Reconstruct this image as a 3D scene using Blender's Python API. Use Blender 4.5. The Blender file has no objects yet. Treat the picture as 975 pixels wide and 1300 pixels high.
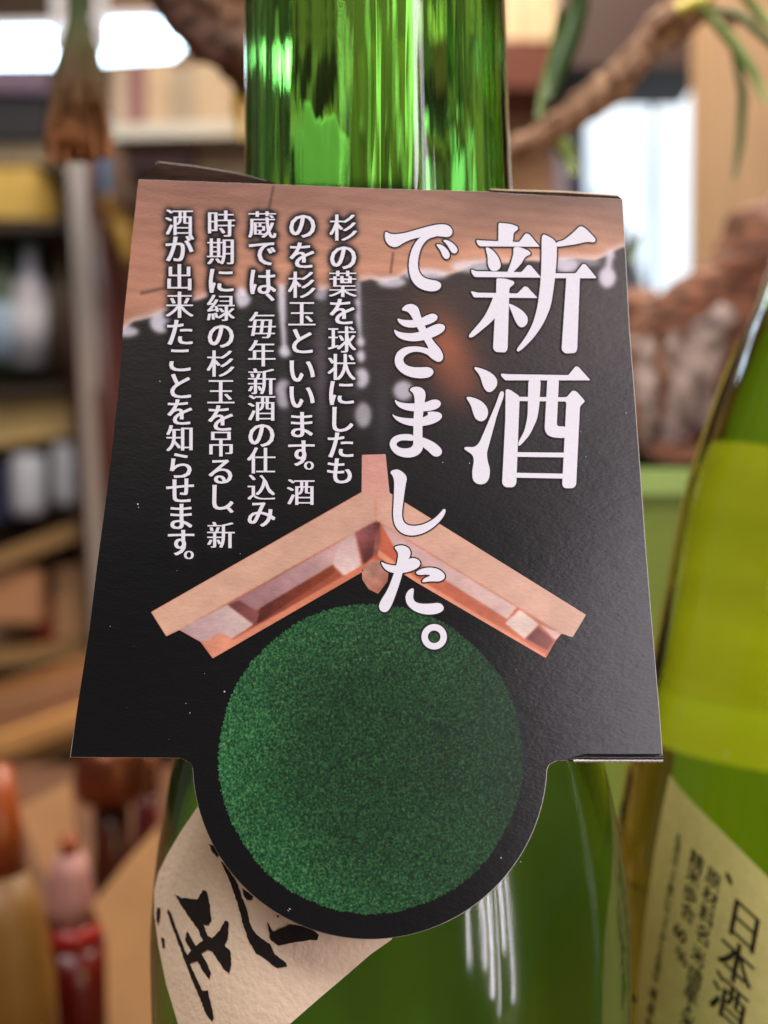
import bpy, math, random
import numpy as np
from mathutils import Vector, Matrix
random.seed(7); np.random.seed(7)
R = math.radians
S = bpy.context.scene
COL = S.collection

# ------------------------------------------------------------------ camera, world, lights, exposure
D0 = 0.15                       # camera to the hang tag, metres
K = 0.0001 / D0                 # slope of one photo pixel (975 x 1300)
cam = bpy.data.cameras.new('camera')
cam.sensor_fit = 'VERTICAL'; cam.sensor_height = 24.0
cam.lens = 24.0 / (1300 * K)
cam.clip_start = 0.01; cam.clip_end = 60
cam.dof.use_dof = True; cam.dof.focus_distance = 0.1465
cam.dof.aperture_fstop = (cam.lens / 1000) / 0.0029
camo = bpy.data.objects.new('camera', cam); COL.objects.link(camo)
camo.location = (0, -D0, 0); camo.rotation_euler = (R(90), 0, 0)
S.camera = camo
w = bpy.data.worlds.new('World'); S.world = w; w.use_nodes = True
w.node_tree.nodes['Background'].inputs[0].default_value = (0.95, 0.86, 0.78, 1)
w.node_tree.nodes['Background'].inputs[1].default_value = 0.09

def area(name, loc, target, size, sizey, power, color):
    l = bpy.data.lights.new(name, 'AREA'); l.shape = 'RECTANGLE'
    l.size = size; l.size_y = sizey; l.energy = power; l.color = color
    o = bpy.data.objects.new(name, l); COL.objects.link(o); o.location = loc
    d = Vector(target) - Vector(loc)
    o.rotation_euler = d.to_track_quat('-Z', 'Y').to_euler()
    return o
area('shop_ceiling_light', (-0.45, -0.55, 1.35), (0, 0, 0), 1.1, 0.5, 24, (1.0, 0.96, 0.95))
for wx, wy, wz, ww, wh, wp in ((0.335,-.455,.17,.022,.70,.62),(0.372,-.44,.22,.012,.44,.22),(0.395,-.425,.03,.010,.40,.30),(0.425,-.41,-.02,.016,.40,.42),(0.462,-.395,.0,.008,.56,.24),(0.50,-.375,.02,.014,.36,.36),(0.535,-.355,-.04,.010,.44,.28)):
    area('sheen_strip_light', (wx, wy, wz), (0.03, 0, wz*.3), ww, wh, wp*1.2, (1.0, 0.90, 0.98))  # unseen strip lights added for sheen on the tag and streaks on the glass
area('back_ceiling_light', (0.1, 1.5, 1.9), (-0.3, 1.9, 0), 1.4, 0.8, 68, (1.0, 0.88, 0.72))
area('counter_light', (0.35, 0.5, 0.75), (0.02, 0.3, -0.1), 0.35, 0.35, 6.0, (1.0, 0.9, 0.72))

S.render.engine = 'CYCLES'
S.cycles.use_denoising = True
S.cycles.max_bounces = 16; S.cycles.transmission_bounces = 14; S.cycles.glossy_bounces = 6
S.cycles.transparent_max_bounces = 16; S.cycles.diffuse_bounces = 4
S.cycles.sample_clamp_indirect = 6
S.cycles.caustics_reflective = False
S.view_settings.view_transform = 'Standard'; S.view_settings.look = 'None'
S.view_settings.exposure = 0.0; S.view_settings.gamma = 1.0

# ------------------------------------------------------------------ helpers
def lin(c):
    return tuple(((v/255)/12.92 if v/255 <= .04045 else ((v/255+.055)/1.055)**2.4) for v in c)
def P(px, py, y=0.0):            # photo pixel at world depth y
    d = D0 + y
    return Vector(((px-487.5)*K*d, y, (650-py)*K*d))
def mat(name, rgb, rough=0.6, spec=0.5, metal=0.0, emit=0.0, noise=0.0, nscale=40, bump=0.0, bscale=200, rgb2=None, stretch=(1,1,1), emitc=None):
    m = bpy.data.materials.new(name); m.use_nodes = True; nt = m.node_tree
    b = nt.nodes['Principled BSDF']
    c = lin(rgb) + (1,)
    b.inputs['Base Color'].default_value = c
    b.inputs['Roughness'].default_value = rough
    b.inputs['Specular IOR Level'].default_value = spec
    b.inputs['Metallic'].default_value = metal
    if emit:
        b.inputs['Emission Color'].default_value = (lin(emitc) if emitc else c[:3]) + (1,)
        b.inputs['Emission Strength'].default_value = emit
    if noise or bump:
        tc = nt.nodes.new('ShaderNodeTexCoord'); mp = nt.nodes.new('ShaderNodeMapping')
        mp.inputs['Scale'].default_value = stretch
        nt.links.new(tc.outputs['Object'], mp.inputs['Vector'])
    if noise:
        n = nt.nodes.new('ShaderNodeTexNoise'); n.inputs['Scale'].default_value = nscale; n.inputs['Detail'].default_value = 5
        nt.links.new(mp.outputs[0], n.inputs['Vector'])
        r = nt.nodes.new('ShaderNodeValToRGB'); r.color_ramp.elements[0].position = .32; r.color_ramp.elements[1].position = .68
        r.color_ramp.elements[0].color = c
        r.color_ramp.elements[1].color = (lin(rgb2) if rgb2 else tuple(min(1, v*(1+noise)) for v in c[:3])) + (1,)
        nt.links.new(n.outputs['Fac'], r.inputs[0]); nt.links.new(r.outputs[0], b.inputs['Base Color'])
    if bump:
        n2 = nt.nodes.new('ShaderNodeTexNoise'); n2.inputs['Scale'].default_value = bscale; n2.inputs['Detail'].default_value = 3
        nt.links.new(mp.outputs[0], n2.inputs['Vector'])
        bp = nt.nodes.new('ShaderNodeBump'); bp.inputs['Strength'].default_value = bump; bp.inputs['Distance'].default_value = 1.0/bscale*0.3
        nt.links.new(n2.outputs['Fac'], bp.inputs['Height']); nt.links.new(bp.outputs[0], b.inputs['Normal'])
    return m
def thing(name, label, cat, loc, group=None):
    o = bpy.data.objects.new(name, None); COL.objects.link(o); o.location = loc
    o.empty_display_size = 0.01
    o['label'] = label; o['category'] = cat
    if group: o['group'] = group
    return o
def mesh(name, vs, fs, m, parent=None, smooth=False, mats=None, fm=None):
    me = bpy.data.meshes.new(name)
    off = Vector((0,0,0))
    if parent is not None:
        p = parent
        while p is not None: off = off + p.location; p = p.parent
    me.from_pydata([Vector(v)-off for v in vs], [], fs)
    for mm in (mats or [m]): me.materials.append(mm)
    if fm: me.polygons.foreach_set('material_index', fm)
    if smooth: me.polygons.foreach_set('use_smooth', [True]*len(fs))
    me.update()
    o = bpy.data.objects.new(name, me); COL.objects.link(o)
    if parent is not None: o.parent = parent
    return o
def tag(o, label=None, cat=None, group=None, kind=None):
    for k, v in (('label', label), ('category', cat), ('group', group), ('kind', kind)):
        if v: o[k] = v
    return o
def lathe_vf(prof, axis_pt, axis_dir, n=64):
    """prof: list of (r, t) ; t along axis"""
    ax = Vector(axis_dir).normalized()
    u = ax.orthogonal().normalized(); v = ax.cross(u)
    vs, fs = [], []
    for (r, t) in prof:
        for k in range(n):
            a = 2*math.pi*k/n
            vs.append(Vector(axis_pt) + ax*t + (u*math.cos(a)+v*math.sin(a))*r)
    for i in range(len(prof)-1):
        for k in range(n):
            k2 = (k+1) % n
            fs.append((i*n+k, i*n+k2, (i+1)*n+k2, (i+1)*n+k))
    return vs, fs
def capped(prof): return [(1e-5, prof[0][1])] + list(prof) + [(1e-5, prof[-1][1])]
def lathe(name, prof, pt, m, parent=None, ax=(0,0,1), n=40, cap=True, smooth=True):
    vs, fs = lathe_vf(capped(prof) if cap else prof, pt, ax, n)
    return mesh(name, vs, fs, m, parent, smooth)
def hexa(corners8):
    fs = [(0,1,2,3),(7,6,5,4),(0,4,5,1),(1,5,6,2),(2,6,7,3),(3,7,4,0)]
    return corners8, fs
def slab(name, quad, y, thick, m, parent=None, y2=None):
    """quad of photo pixels seen at depth y (per corner allowed), real thickness behind it"""
    ys = y if isinstance(y, (list, tuple)) else [y]*len(quad)
    f = [P(px, py, yy) for (px, py), yy in zip(quad, ys)]
    b = [v + Vector((0, thick, 0)) for v in f]
    n = len(quad)
    fs = [tuple(range(n)), tuple(range(2*n-1, n-1, -1))] + [(i, (i+1) % n, n+(i+1) % n, n+i) for i in range(n)]
    return mesh(name, f+b, fs, m, parent)
def tube(name, pts, rads, m, parent=None, n=10, jitter=0.0, sub=10):
    pts = [Vector(p) for p in pts]
    P2, R2 = [], []
    for i in range(len(pts)-1):
        p0 = pts[max(i-1,0)]; p1 = pts[i]; p2 = pts[i+1]; p3 = pts[min(i+2,len(pts)-1)]
        for s in range(sub):
            t = s/sub
            P2.append(0.5*((2*p1)+(p2-p0)*t+(2*p0-5*p1+4*p2-p3)*t*t+(3*p1-p0-3*p2+p3)*t**3))
            R2.append(rads[i]*(1-t)+rads[i+1]*t)
    P2.append(pts[-1]); R2.append(rads[-1])
    from mathutils import noise as mn
    if jitter: n = n*2
    vs, fs = [], []; rm = sum(rads)/len(rads); off_ = Vector((random.random()*9, 0, 0))
    for i, p in enumerate(P2):
        d = (P2[min(i+1,len(P2)-1)]-P2[max(i-1,0)]).normalized()
        u = d.cross(Vector((0.1,1,0.2))).normalized(); v = d.cross(u)
        for k in range(n):
            a = 2*math.pi*k/n; w_ = u*math.cos(a)+v*math.sin(a); q = p+w_*R2[i]
            r = R2[i]*(1+jitter*2.2*mn.noise(q/(rm*2.4)+off_)+jitter*1.6*mn.noise(q/(rm*.8)+off_)+jitter*.8*mn.noise(q/(rm*.3)+off_))
            vs.append(p+w_*r)
    for i in range(len(P2)-1):
        for k in range(n):
            k2=(k+1)%n; fs.append((i*n+k,i*n+k2,(i+1)*n+k2,(i+1)*n+k))
    fs.append(tuple(range(n))); fs.append(tuple(range(len(vs)-1, len(vs)-n-1, -1)))
    return mesh(name, vs, fs, m, parent, True)

# ------------------------------------------------------------------ 2-D drawing helpers (photo pixels)
def smooth_poly(pts, r):
    """round every corner; r >= 1e3 gives a full B-spline"""
    out = []; n = len(pts)
    for i in range(n):
        a = np.array(pts[i-1], float); b = np.array(pts[i], float); c = np.array(pts[(i+1) % n], float)
        la = np.linalg.norm(a-b); lc = np.linalg.norm(c-b)
        pa = b+(a-b)/max(la,1e-9)*min(r, la*.5); pc = b+(c-b)/max(lc,1e-9)*min(r, lc*.5)
        for t in (0, .25, .5, .75):
            out.append(tuple((1-t)**2*pa+2*t*(1-t)*b+t*t*pc))
        if min(r, lc*.5) < lc*.5: out.append(tuple(pc))
    return out
def clean(poly):
    o = []
    for p in poly:
        if not o or math.hypot(p[0]-o[-1][0], p[1]-o[-1][1]) > 1e-3: o.append(p)
    if math.hypot(o[0][0]-o[-1][0], o[0][1]-o[-1][1]) < 1e-3: o.pop()
    return o
def area2(p): return sum(p[i-1][0]*p[i][1]-p[i][0]*p[i-1][1] for i in range(len(p)))
def offset_poly(poly, d):
    poly = clean(poly); s = 1 if area2(poly) > 0 else -1; n = len(poly); out = []
    for i in range(n):
        a = np.array(poly[i-1]); b = np.array(poly[i]); c = np.array(poly[(i+1) % n])
        e1 = (b-a)/np.linalg.norm(b-a); e2 = (c-b)/np.linalg.norm(c-b)
        n1 = np.array([e1[1], -e1[0]])*s; n2 = np.array([e2[1], -e2[0]])*s
        m = n1+n2; m = m/max(np.linalg.norm(m), .35); k = min(1/max(m@n1, .5), 1.8)
        out.append(tuple(b+m*d*k))
    return out
from mathutils.geometry import tessellate_polygon
def tess(polys):
    """list of closed px polygons (outer, holes) -> verts2d, tris"""
    vl = [[Vector((x, y, 0)) for x, y in p] for p in polys]
    tris = tessellate_polygon(vl)
    flat = [(v.x, v.y) for p in vl for v in p]
    return flat, [tuple(t) for t in tris]
def subdiv(v2, tris, lmax):
    """split long triangles so that a flat print follows a curved sheet"""
    v2 = list(v2); cache = {}
    for _ in range(12):
        new = []; changed = False
        # mark edges
        def mid(a, b):
            k = (min(a,b), max(a,b))
            if k in cache: return cache[k]
            if math.hypot(v2[a][0]-v2[b][0], v2[a][1]-v2[b][1]) <= lmax: return None
            v2.append(((v2[a][0]+v2[b][0])/2, (v2[a][1]+v2[b][1])/2)); cache[k] = len(v2)-1
            return cache[k]
        for (a, b, c) in tris:
            ab, bc, ca = mid(a,b), mid(b,c), mid(c,a)
            k = sum(x is not None for x in (ab, bc, ca))
            if k == 0: new.append((a,b,c)); continue
            changed = True
            if k == 3: new += [(a,ab,ca),(ab,b,bc),(ca,bc,c),(ab,bc,ca)]
            elif k == 1:
                if ab is not None: new += [(a,ab,c),(ab,b,c)]
                elif bc is not None: new += [(a,b,bc),(a,bc,c)]
                else: new += [(a,b,ca),(ca,b,c)]
            else:
                if ab is None: new += [(a,b,bc),(a,bc,ca),(ca,bc,c)]
                elif bc is None: new += [(a,ab,ca),(ab,b,ca),(ca,b,c)]
                else: new += [(ab,b,bc),(a,ab,c),(ab,bc,c)]
        tris = new
        if not changed: break
    return v2, tris

# ------------------------------------------------------------------ lettering from Blender's own font
_glyph = {}
def glyph(ch, off=0.0):
    if (ch, off) in _glyph: return _glyph[(ch, off)]
    c = bpy.data.curves.new('glyph', 'FONT'); c.body = ch; c.offset = off; c.resolution_u = 3
    o = bpy.data.objects.new('glyph', c); COL.objects.link(o)
    me = bpy.data.meshes.new_from_object(o)
    v = np.array([(p.co.x, p.co.y) for p in me.vertices]) if len(me.vertices) else np.zeros((0,2))
    f = [tuple(p.vertices) for p in me.polygons]
    bpy.data.objects.remove(o); bpy.data.curves.remove(c); bpy.data.meshes.remove(me)
    _glyph[(ch, off)] = (v, f)
    return v, f
_full = glyph('田')[0]
EM_C = (_full.min(0)+_full.max(0))/2; EM_S = (_full.max(0)-_full.min(0)).max()/0.84   # em box from a full-width character
def brush_char(ch, cx, cy, size, off=-0.008, smear=0.05, steps=3, A=None):
    """mincho-like weight: thin horizontals, heavy verticals. returns px verts, faces, layer ids"""
    v, f = glyph(ch, off)
    VS, FS, L = [], [], []
    for k in range(steps):
        dx = smear*(k/(steps-1)-.5) if steps > 1 else 0
        q = (v-EM_C)/EM_S; q = q+np.array([dx, 0])
        if ch in '。、':                       # vertical setting: top right of the cell
            q = q+np.array([.58, .58])
        q = q*size; q[:,1] *= -1
        if A is not None: q = q@np.array(A).T
        q = q+np.array([cx, cy]); b = len(VS)
        VS += [tuple(p) for p in q]; FS += [tuple(i+b for i in t) for t in f]; L += [k]*len(q)
    return VS, FS, L
def tri_faces(fs):
    out = []
    for f in fs:
        for i in range(1, len(f)-1): out.append((f[0], f[i], f[i+1]))
    return out

# ------------------------------------------------------------------ the hang tag
def tag_depth(px, py):
    t = (py-240)/950.0
    y = 0.0030-0.0125*t
    u = (px-470)/370.0
    y += 0.0022*u*u + (0.0016*max(0, u)**3)*(0.4+t)
    y += 0.0003*math.sin(px*.011+py*.006)*math.sin(py*.009)
    return y
def T(px, py, lift=0.0):         # lift in metres, towards the camera
    return P(px, py, tag_depth(px, py)-lift)
tag_root = thing('hang_tag', 'black cardboard neck tag with large white characters and a green cedar ball', 'tag', T(470, 240))

LE = [(228,176),(300,168),(400,157.5),(477,152),(560,143.5),(622,136),(720,123),(800,113.5),(900,98),(950,91),(961,89.5)]
RE = [(253,790),(330,794),(418,798.5),(500,805),(595,812),(700,819.5),(780,826),(868,833.5),(930,838.5),(966,841)]
LE_y, LE_x = zip(*LE); RE_y, RE_x = zip(*RE)
# raster of the printed photograph behind the lettering
W, H = 975, 1300
yy, xx = np.mgrid[0:H, 0:W].astype(np.float32)
def blur(a, s):
    r = int(3*s)+1; k = np.exp(-.5*(np.arange(-r, r+1)/s)**2); k /= k.sum()
    for ax in (0, 1):
        a = np.apply_along_axis(lambda m: np.convolve(np.pad(m, r, mode='edge'), k, 'valid'), ax, a)
    return a
img = np.zeros((H, W, 3)); 
def fbm(sx, sy, seed):
    rs = np.random.RandomState(seed); out = np.zeros((H, W)); amp = 1; tot = 0
    for o in range(4):
        gx = max(2, int(W/sx*2**o)); gy = max(2, int(H/sy*2**o)); g = rs.rand(gy+2, gx+2)
        fx = np.linspace(0, gx, W); fy = np.linspace(0, gy, H)
        ix = fx.astype(int); iy = fy.astype(int); tx = fx-ix; ty = fy-iy
        tx = tx*tx*(3-2*tx); ty = ty*ty*(3-2*ty)
        a = g[iy][:, ix]*(1-tx)+g[iy][:, ix+1]*tx; b = g[iy+1][:, ix]*(1-tx)+g[iy+1][:, ix+1]*tx
        out += amp*(a*(1-ty[:,None])+b*ty[:,None]); tot += amp; amp *= .55
    return out/tot
sn = np.array([(80,450),(152,424),(170,408),(190,402),(215,395),(240,382),(290,373),(330,376),(350,373),(400,369),(440,363),(470,353),(492,359),(505,355),(519,344),(540,347),(564,351),(589,341),(600,336),(640,333),(708,331),(757,329),(775,322),(790,315),(900,300)])
edge = np.interp(np.arange(W), sn[:,0], sn[:,1]); edge = edge+1.2*np.sin(np.arange(W)*.11)
E_ = edge[None,:].repeat(H, 0)
dist = E_-yy                       # >0 inside wood
g1 = fbm(160, 40, 1); g2 = fbm(30, 12, 2); g3 = fbm(220, 220, 3)
def C(r,g,b): return np.array([r,g,b], float)/255
t = np.clip((xx-180)/600, 0, 1)[...,None]
v = np.clip((yy-230)/110, 0, 1)[...,None]
wood = (C(172,122,102)*(1-t)+C(124,102,92)*t)*(1-v)+(C(190,136,110)*(1-t)+C(226,166,130)*t)*v
wood = wood*(0.80+0.36*g1[...,None])*(0.95+0.1*g2[...,None])
gr = 0.5+0.5*np.sin((yy-0.12*xx+14*g1)*0.42); wood = wood*(0.965+.05*gr[...,None])
for (x0,y0,x1,y1,wd) in ((347,238,341,268,1.6),(499,322,496,346,1.8),(180,372,235,360,2.4)):
    L = math.hypot(x1-x0,y1-y0); tt = np.clip(((xx-x0)*(x1-x0)+(yy-y0)*(y1-y0))/L**2, 0, 1)
    d = np.hypot(xx-(x0+tt*(x1-x0)), yy-(y0+tt*(y1-y0))); wood *= (1-.38*np.exp(-(d/wd)**2))[...,None]
night = C(40,37,35)*np.ones((H,W,3))
nv = np.clip((yy-380)/330, 0, 1)[...,None]; nx = np.clip((xx-330)/260, 0, 1)[...,None]
night = (C(44,41,38)*(1-nx)+C(66,58,55)*nx)*(1-nv)+C(10,10,11)*nv
night = night*(.86+.28*g3[...,None])
def glow(cx, cy, rx, ry, col, a, rot=0.0):
    global night
    c, s = math.cos(rot), math.sin(rot); dx = xx-cx; dy = yy-cy
    e = np.exp(-(((dx*c+dy*s)/rx)**2+((-dx*s+dy*c)/ry)**2))[...,None]*a
    night = night*(1-e)+C(*col)*e
glow(566,440,26,42,(196,112,74),.80,-.35); glow(585,480,30,36,(150,86,62),.6,-.3); glow(545,420,50,60,(110,70,55),.35)
glow(408,470,13,75,(112,100,112),.55); glow(450,450,20,90,(96,84,90),.4); glow(365,520,16,60,(90,82,90),.35); glow(486,520,12,60,(80,76,84),.45)
snow = np.clip(1-dist/9.0, 0, 1)*(dist > 0)
snow = snow*np.clip(.45+.9*fbm(70,70,5), 0, 1)
inside = np.clip((dist+2.2)/4.4, 0, 1); inside = inside*inside*(3-2*inside)
base = night*(1-inside[...,None])+wood*inside[...,None]
sm = snow*.85
def blob(cx, cy, rx, ry, a=1.0):
    global sm
    sm = np.maximum(sm, a*np.clip(1.3-np.hypot((xx-cx)/rx, (yy-cy)/ry), 0, .3)/.3)
def dripline(x0,y0,x1,y1,w0,w1):
    global sm
    L = math.hypot(x1-x0,y1-y0); tt = np.clip(((xx-x0)*(x1-x0)+(yy-y0)*(y1-y0))/L**2, 0, 1)
    d = np.hypot(xx-(x0+tt*(x1-x0)), yy-(y0+tt*(y1-y0))); ww = w0+(w1-w0)*tt
    sm = np.maximum(sm, np.clip((ww-d)/2+.5, 0, 1))
dripline(357,366,361,444,6,2.4); blob(362,446,7,7); dripline(453,360,456,432,4,2.6); blob(457,434,5,6); blob(457,452,5.5,7); blob(459,480,8,11,.9); blob(461,527,9,14,.7)
blob(360,500,11,16,.75); blob(204,409,12,12); blob(160,421,14,6,.9); blob(306,378,11,11); blob(408,372,9,8,.7)
blob(719,336,14,9,.95); blob(771,352,9.5,12); dripline(774,325,772,345,3.5,5); blob(775,324,5,6); blob(497,358,16,6,.9); blob(540,348,26,6,.9); blob(600,338,24,7,.8); blob(512,496,11,11,.85); blob(735,334,26,4,.5)
sm = .86*blur(sm.astype(np.float32), 2.3)[...,None]
sn_c = (.90+.16*fbm(14,14,9))[...,None]
base = np.clip(base*(1-sm)+C(240,236,246)*sn_c*sm, 0, 1)
img = base

# small text, its soft dark glow is printed on the sheet
cols = [
 ('杉の葉を球状にしたも', [290,327,361.5,396.5,432,467,499.5,533,566,598.6], 436.4, 430.5),
 ('のを杉玉といいます。酒', [287,325,362.6,399,434,471,504,540,576,603,625.5], 384, 381.6),
 ('蔵では、毎年新酒の仕込み', [286,322,358.6,389,413.7,449.6,485.5,518.7,552.6,585.6,620,653], 333, 331.6),
 ('時期に緑の杉玉を吊るし、新', [285,320,357,392,426.7,462.6,498,531.7,564,599,632,658,680.5], 280.5, 280.5),
 ('酒が出来たことを知らせます。', [283,317,353,388,423,457,491,524,557.5,592,623.5,656.6,689.6,716.5], 227.5, 229.5)]
SM_SIZE = 37.0
text_cols = []
mask = np.zeros((H, W), np.float32)
for s, ys_, xa, xb in cols:
    VS, FS, LL = [], [], []
    for ch, cy in zip(s, ys_):
        cx = xa+(xb-xa)*(cy-285)/400
        kana = ch in 'のをにしたもといいますではみるがことらせ'
        sz = SM_SIZE*(1.03 if kana else 1.0)
        v_, f_, l_ = brush_char(ch, cx, cy, sz, off=(0.001 if kana else -0.010), smear=(.050 if kana else .060), steps=4)
        b = len(VS); VS += v_; FS += [tuple(i+b for i in t_) for t_ in f_]; LL += l_
    FS = tri_faces(FS); text_cols.append((s, VS, FS, LL))
    for f_ in FS:
        a_, b_, c_ = (VS[i] for i in f_)
        x0 = int(min(a_[0],b_[0],c_[0])); x1 = int(max(a_[0],b_[0],c_[0]))+2; y0 = int(min(a_[1],b_[1],c_[1])); y1 = int(max(a_[1],b_[1],c_[1]))+2
        X, Y = xx[y0:y1, x0:x1], yy[y0:y1, x0:x1]
        def sd(p, q): return (X-q[0])*(p[1]-q[1])-(p[0]-q[0])*(Y-q[1])
        d1, d2, d3 = sd(a_,b_), sd(b_,c_), sd(c_,a_)
        ins = ((d1 >= -2)&(d2 >= -2)&(d3 >= -2))|((d1 <= 2)&(d2 <= 2)&(d3 <= 2))
        mask[y0:y1, x0:x1] = np.maximum(mask[y0:y1, x0:x1], ins)
halo = np.clip(blur(mask, 3.6)*3.0, 0, .95)[...,None]
img = img*(1-halo)+C(24,20,20)*halo
# printing screen: a faint rosette raster
rot = 0.26; scr = np.sin((xx*math.cos(rot)+yy*math.sin(rot))*1.55)*np.sin((-xx*math.sin(rot)+yy*math.cos(rot))*1.55)
img = np.clip(img*(1+.05*scr[...,None]), 0, 1)
img_l = np.where(img <= .04045, img/12.92, ((img+.055)/1.055)**2.4)*1.0

# outline of the lower disc part
CXD, CYD, RD = 469.5, 967.5, 224.5
def low_bounds(y):
    if y < 1009:
        t_ = (y-961)/48.0
        # concave fillets blend into the disc
        xr = CXD+math.sqrt(max(RD**2-(y-CYD)**2, 0)); xl = CXD-math.sqrt(max(RD**2-(y-CYD)**2, 0))
        fl = 18*max(0, 1-(y-961)/14.0)**2.2; frr = 18*max(0, 1-(y-963)/13.0)**2.2 if y > 963 else 18
        return xl-fl, xr+frr
    dx = math.sqrt(max(RD**2-(y-CYD)**2, 0)); return CXD-dx, CXD+dx
def top_y(x): return np.interp(x, [176,345,480,625,640,790], [228,234,239.5,243.5,245.5,253])
Y_BOT_L, Y_BOT_R = 961.0, 966.0
m_print = bpy.data.materials.new('tag_print'); m_print.use_nodes = True
nt = m_print.node_tree; b = nt.nodes['Principled BSDF']; b.inputs['Roughness'].default_value = .37; b.inputs['Specular IOR Level'].default_value = .5
at = nt.nodes.new('ShaderNodeAttribute'); at.attribute_name = 'print'; nt.links.new(at.outputs['Color'], b.inputs['Base Color'])
def paper_bump(m, strength=.25, scale=1500, dist=.00006):
    nt = m.node_tree; b = nt.nodes['Principled BSDF']
    tc = nt.nodes.new('ShaderNodeTexCoord'); mp = nt.nodes.new('ShaderNodeMapping'); mp.inputs['Scale'].default_value = (1, 1, 1.9)
    n = nt.nodes.new('ShaderNodeTexNoise'); n.inputs['Scale'].default_value = scale; n.inputs['Detail'].default_value = 4
    n2 = nt.nodes.new('ShaderNodeTexNoise'); n2.inputs['Scale'].default_value = scale/5; n2.inputs['Detail'].default_value = 2
    ad = nt.nodes.new('ShaderNodeMath'); ad.operation = 'MULTIPLY_ADD'; ad.inputs[1].default_value = 1.6
    bp = nt.nodes.new('ShaderNodeBump'); bp.inputs['Strength'].default_value = strength; bp.inputs['Distance'].default_value = dist
    L = nt.links.new; L(tc.outputs['Object'], mp.inputs[0]); L(mp.outputs[0], n.inputs[0]); L(mp.outputs[0], n2.inputs[0])
    L(n2.outputs['Fac'], ad.inputs[0]); L(n.outputs['Fac'], ad.inputs[2]); L(ad.outputs[0], bp.inputs['Height']); L(bp.outputs[0], b.inputs['Normal'])
paper_bump(m_print, .42, 1700, .00008)
def bil(x, y):
    x = np.clip(x, 0, W-2); y = np.clip(y, 0, H-2); i = x.astype(int); j = y.astype(int); fx = (x-i)[:,None]; fy = (y-j)[:,None]
    return (img_l[j,i]*(1-fx)+img_l[j,i+1]*fx)*(1-fy)+(img_l[j+1,i]*(1-fx)+img_l[j+1,i+1]*fx)*fy
pts2, fcs = [], []
NX, NY = 430, 470
for j in range(NY+1):
    vv = j/NY
    for i in range(NX+1):
        uu = i/NX
        # straight-ish rows between top edge and bottom edge
        yl = 228+(Y_BOT_L-228)*vv; yr = 253+(Y_BOT_R-253)*vv
        xl = np.interp(yl, LE_y, LE_x); xr = np.interp(yr, RE_y, RE_x)
        x = xl+(xr-xl)*uu
        y = yl+(yr-yl)*uu
        if vv < .12:
            y += (top_y(x)-(228+25*uu))*(1-vv/.12)
        pts2.append((x, y))
for j in range(NY):
    for i in range(NX):
        a_ = j*(NX+1)+i; fcs.append((a_, a_+NX+1, a_+NX+2, a_+1))
off2 = len(pts2); NX2, NY2 = 260, 130
def seam_y(x): return Y_BOT_L+(Y_BOT_R-Y_BOT_L)*np.clip((x-89.5)/(841-89.5), 0, 1)
for j in range(NY2+1):
    th = (j/NY2); y = 961.5+(CYD+RD-.05-961.5)*math.sin(th*math.pi/2)
    xl, xr = low_bounds(y)
    for i in range(NX2+1):
        x = xl+(xr-xl)*i/NX2; y_ = seam_y(x)-.02 if j == 0 else max(y, seam_y(x))
        pts2.append((x, y_))
for j in range(NY2):
    for i in range(NX2):
        a_ = off2+j*(NX2+1)+i; fcs.append((a_, a_+NX2+1, a_+NX2+2, a_+1))
fp = mesh('front_panel', [T(x, y) for x, y in pts2], fcs, m_print, tag_root, True)
ca = fp.data.color_attributes.new('print', 'FLOAT_COLOR', 'POINT')
ar = np.array(pts2); cc = np.ones((len(pts2), 4)); cc[:, :3] = bil(ar[:,0], ar[:,1]); ca.data.foreach_set('color', cc.ravel())

# board thickness: cut edge and back
m_edge = mat('cut_board', (196,192,188), .8, noise=.3, nscale=2500)
m_black = mat('black_board', (13,12,13), .42, .5, bump=.3, bscale=1500)
m_back = mat('grey_board_back', (190,184,172), .8, noise=.1, nscale=800)
loop = []
for k in range(41): x = 176+(790-176)*k/40; loop.append((x, float(top_y(x))))
loop += [(x, y) for y, x in RE[1:]]
loop += [(x, float(seam_y(x))) for x in (800,760,722,low_bounds(963.6)[1])]
for k in range(60):
    y = 964.2+(CYD+RD-.1-964.2)*math.sin(k/59*math.pi/2); loop.append((low_bounds(y)[1], y))
for k in range(59, -1, -1):
    y = 962.2+(CYD+RD-.1-962.2)*math.sin(k/59*math.pi/2); loop.append((low_bounds(y)[0], y))
loop += [(200,961.7),(150,961.4)]
loop += [(x, y) for y, x in reversed(LE)]
loop = clean(loop); n = len(loop)
def ew(p): return (.85 if p[0] > 560 else (-.2 if p[1] < 950 else .55)) if p[1] > 262 else .15
jit = [random.uniform(0, .00005) for _ in loop]
vs = [T(x, y, -.000002)+Vector((0,0,0)) for (x, y) in loop]+[T(q0[0]+(p[0]-q0[0])*ew(q0), q0[1]+(p[1]-q0[1])*ew(q0), -.00045-j_) for p, q0, j_ in zip(offset_poly(loop, 1.0), loop, jit)]
mesh('cut_edge', vs, [(i, (i+1) % n, n+(i+1) % n, n+i) for i in range(n)], m_edge, tag_root)
v2, tr = tess([loop]); v2, tr = subdiv(v2, tr, 40)
mesh('back_face', [T(x, y, -.00043) for x, y in v2], tr, m_back, tag_root)

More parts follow.
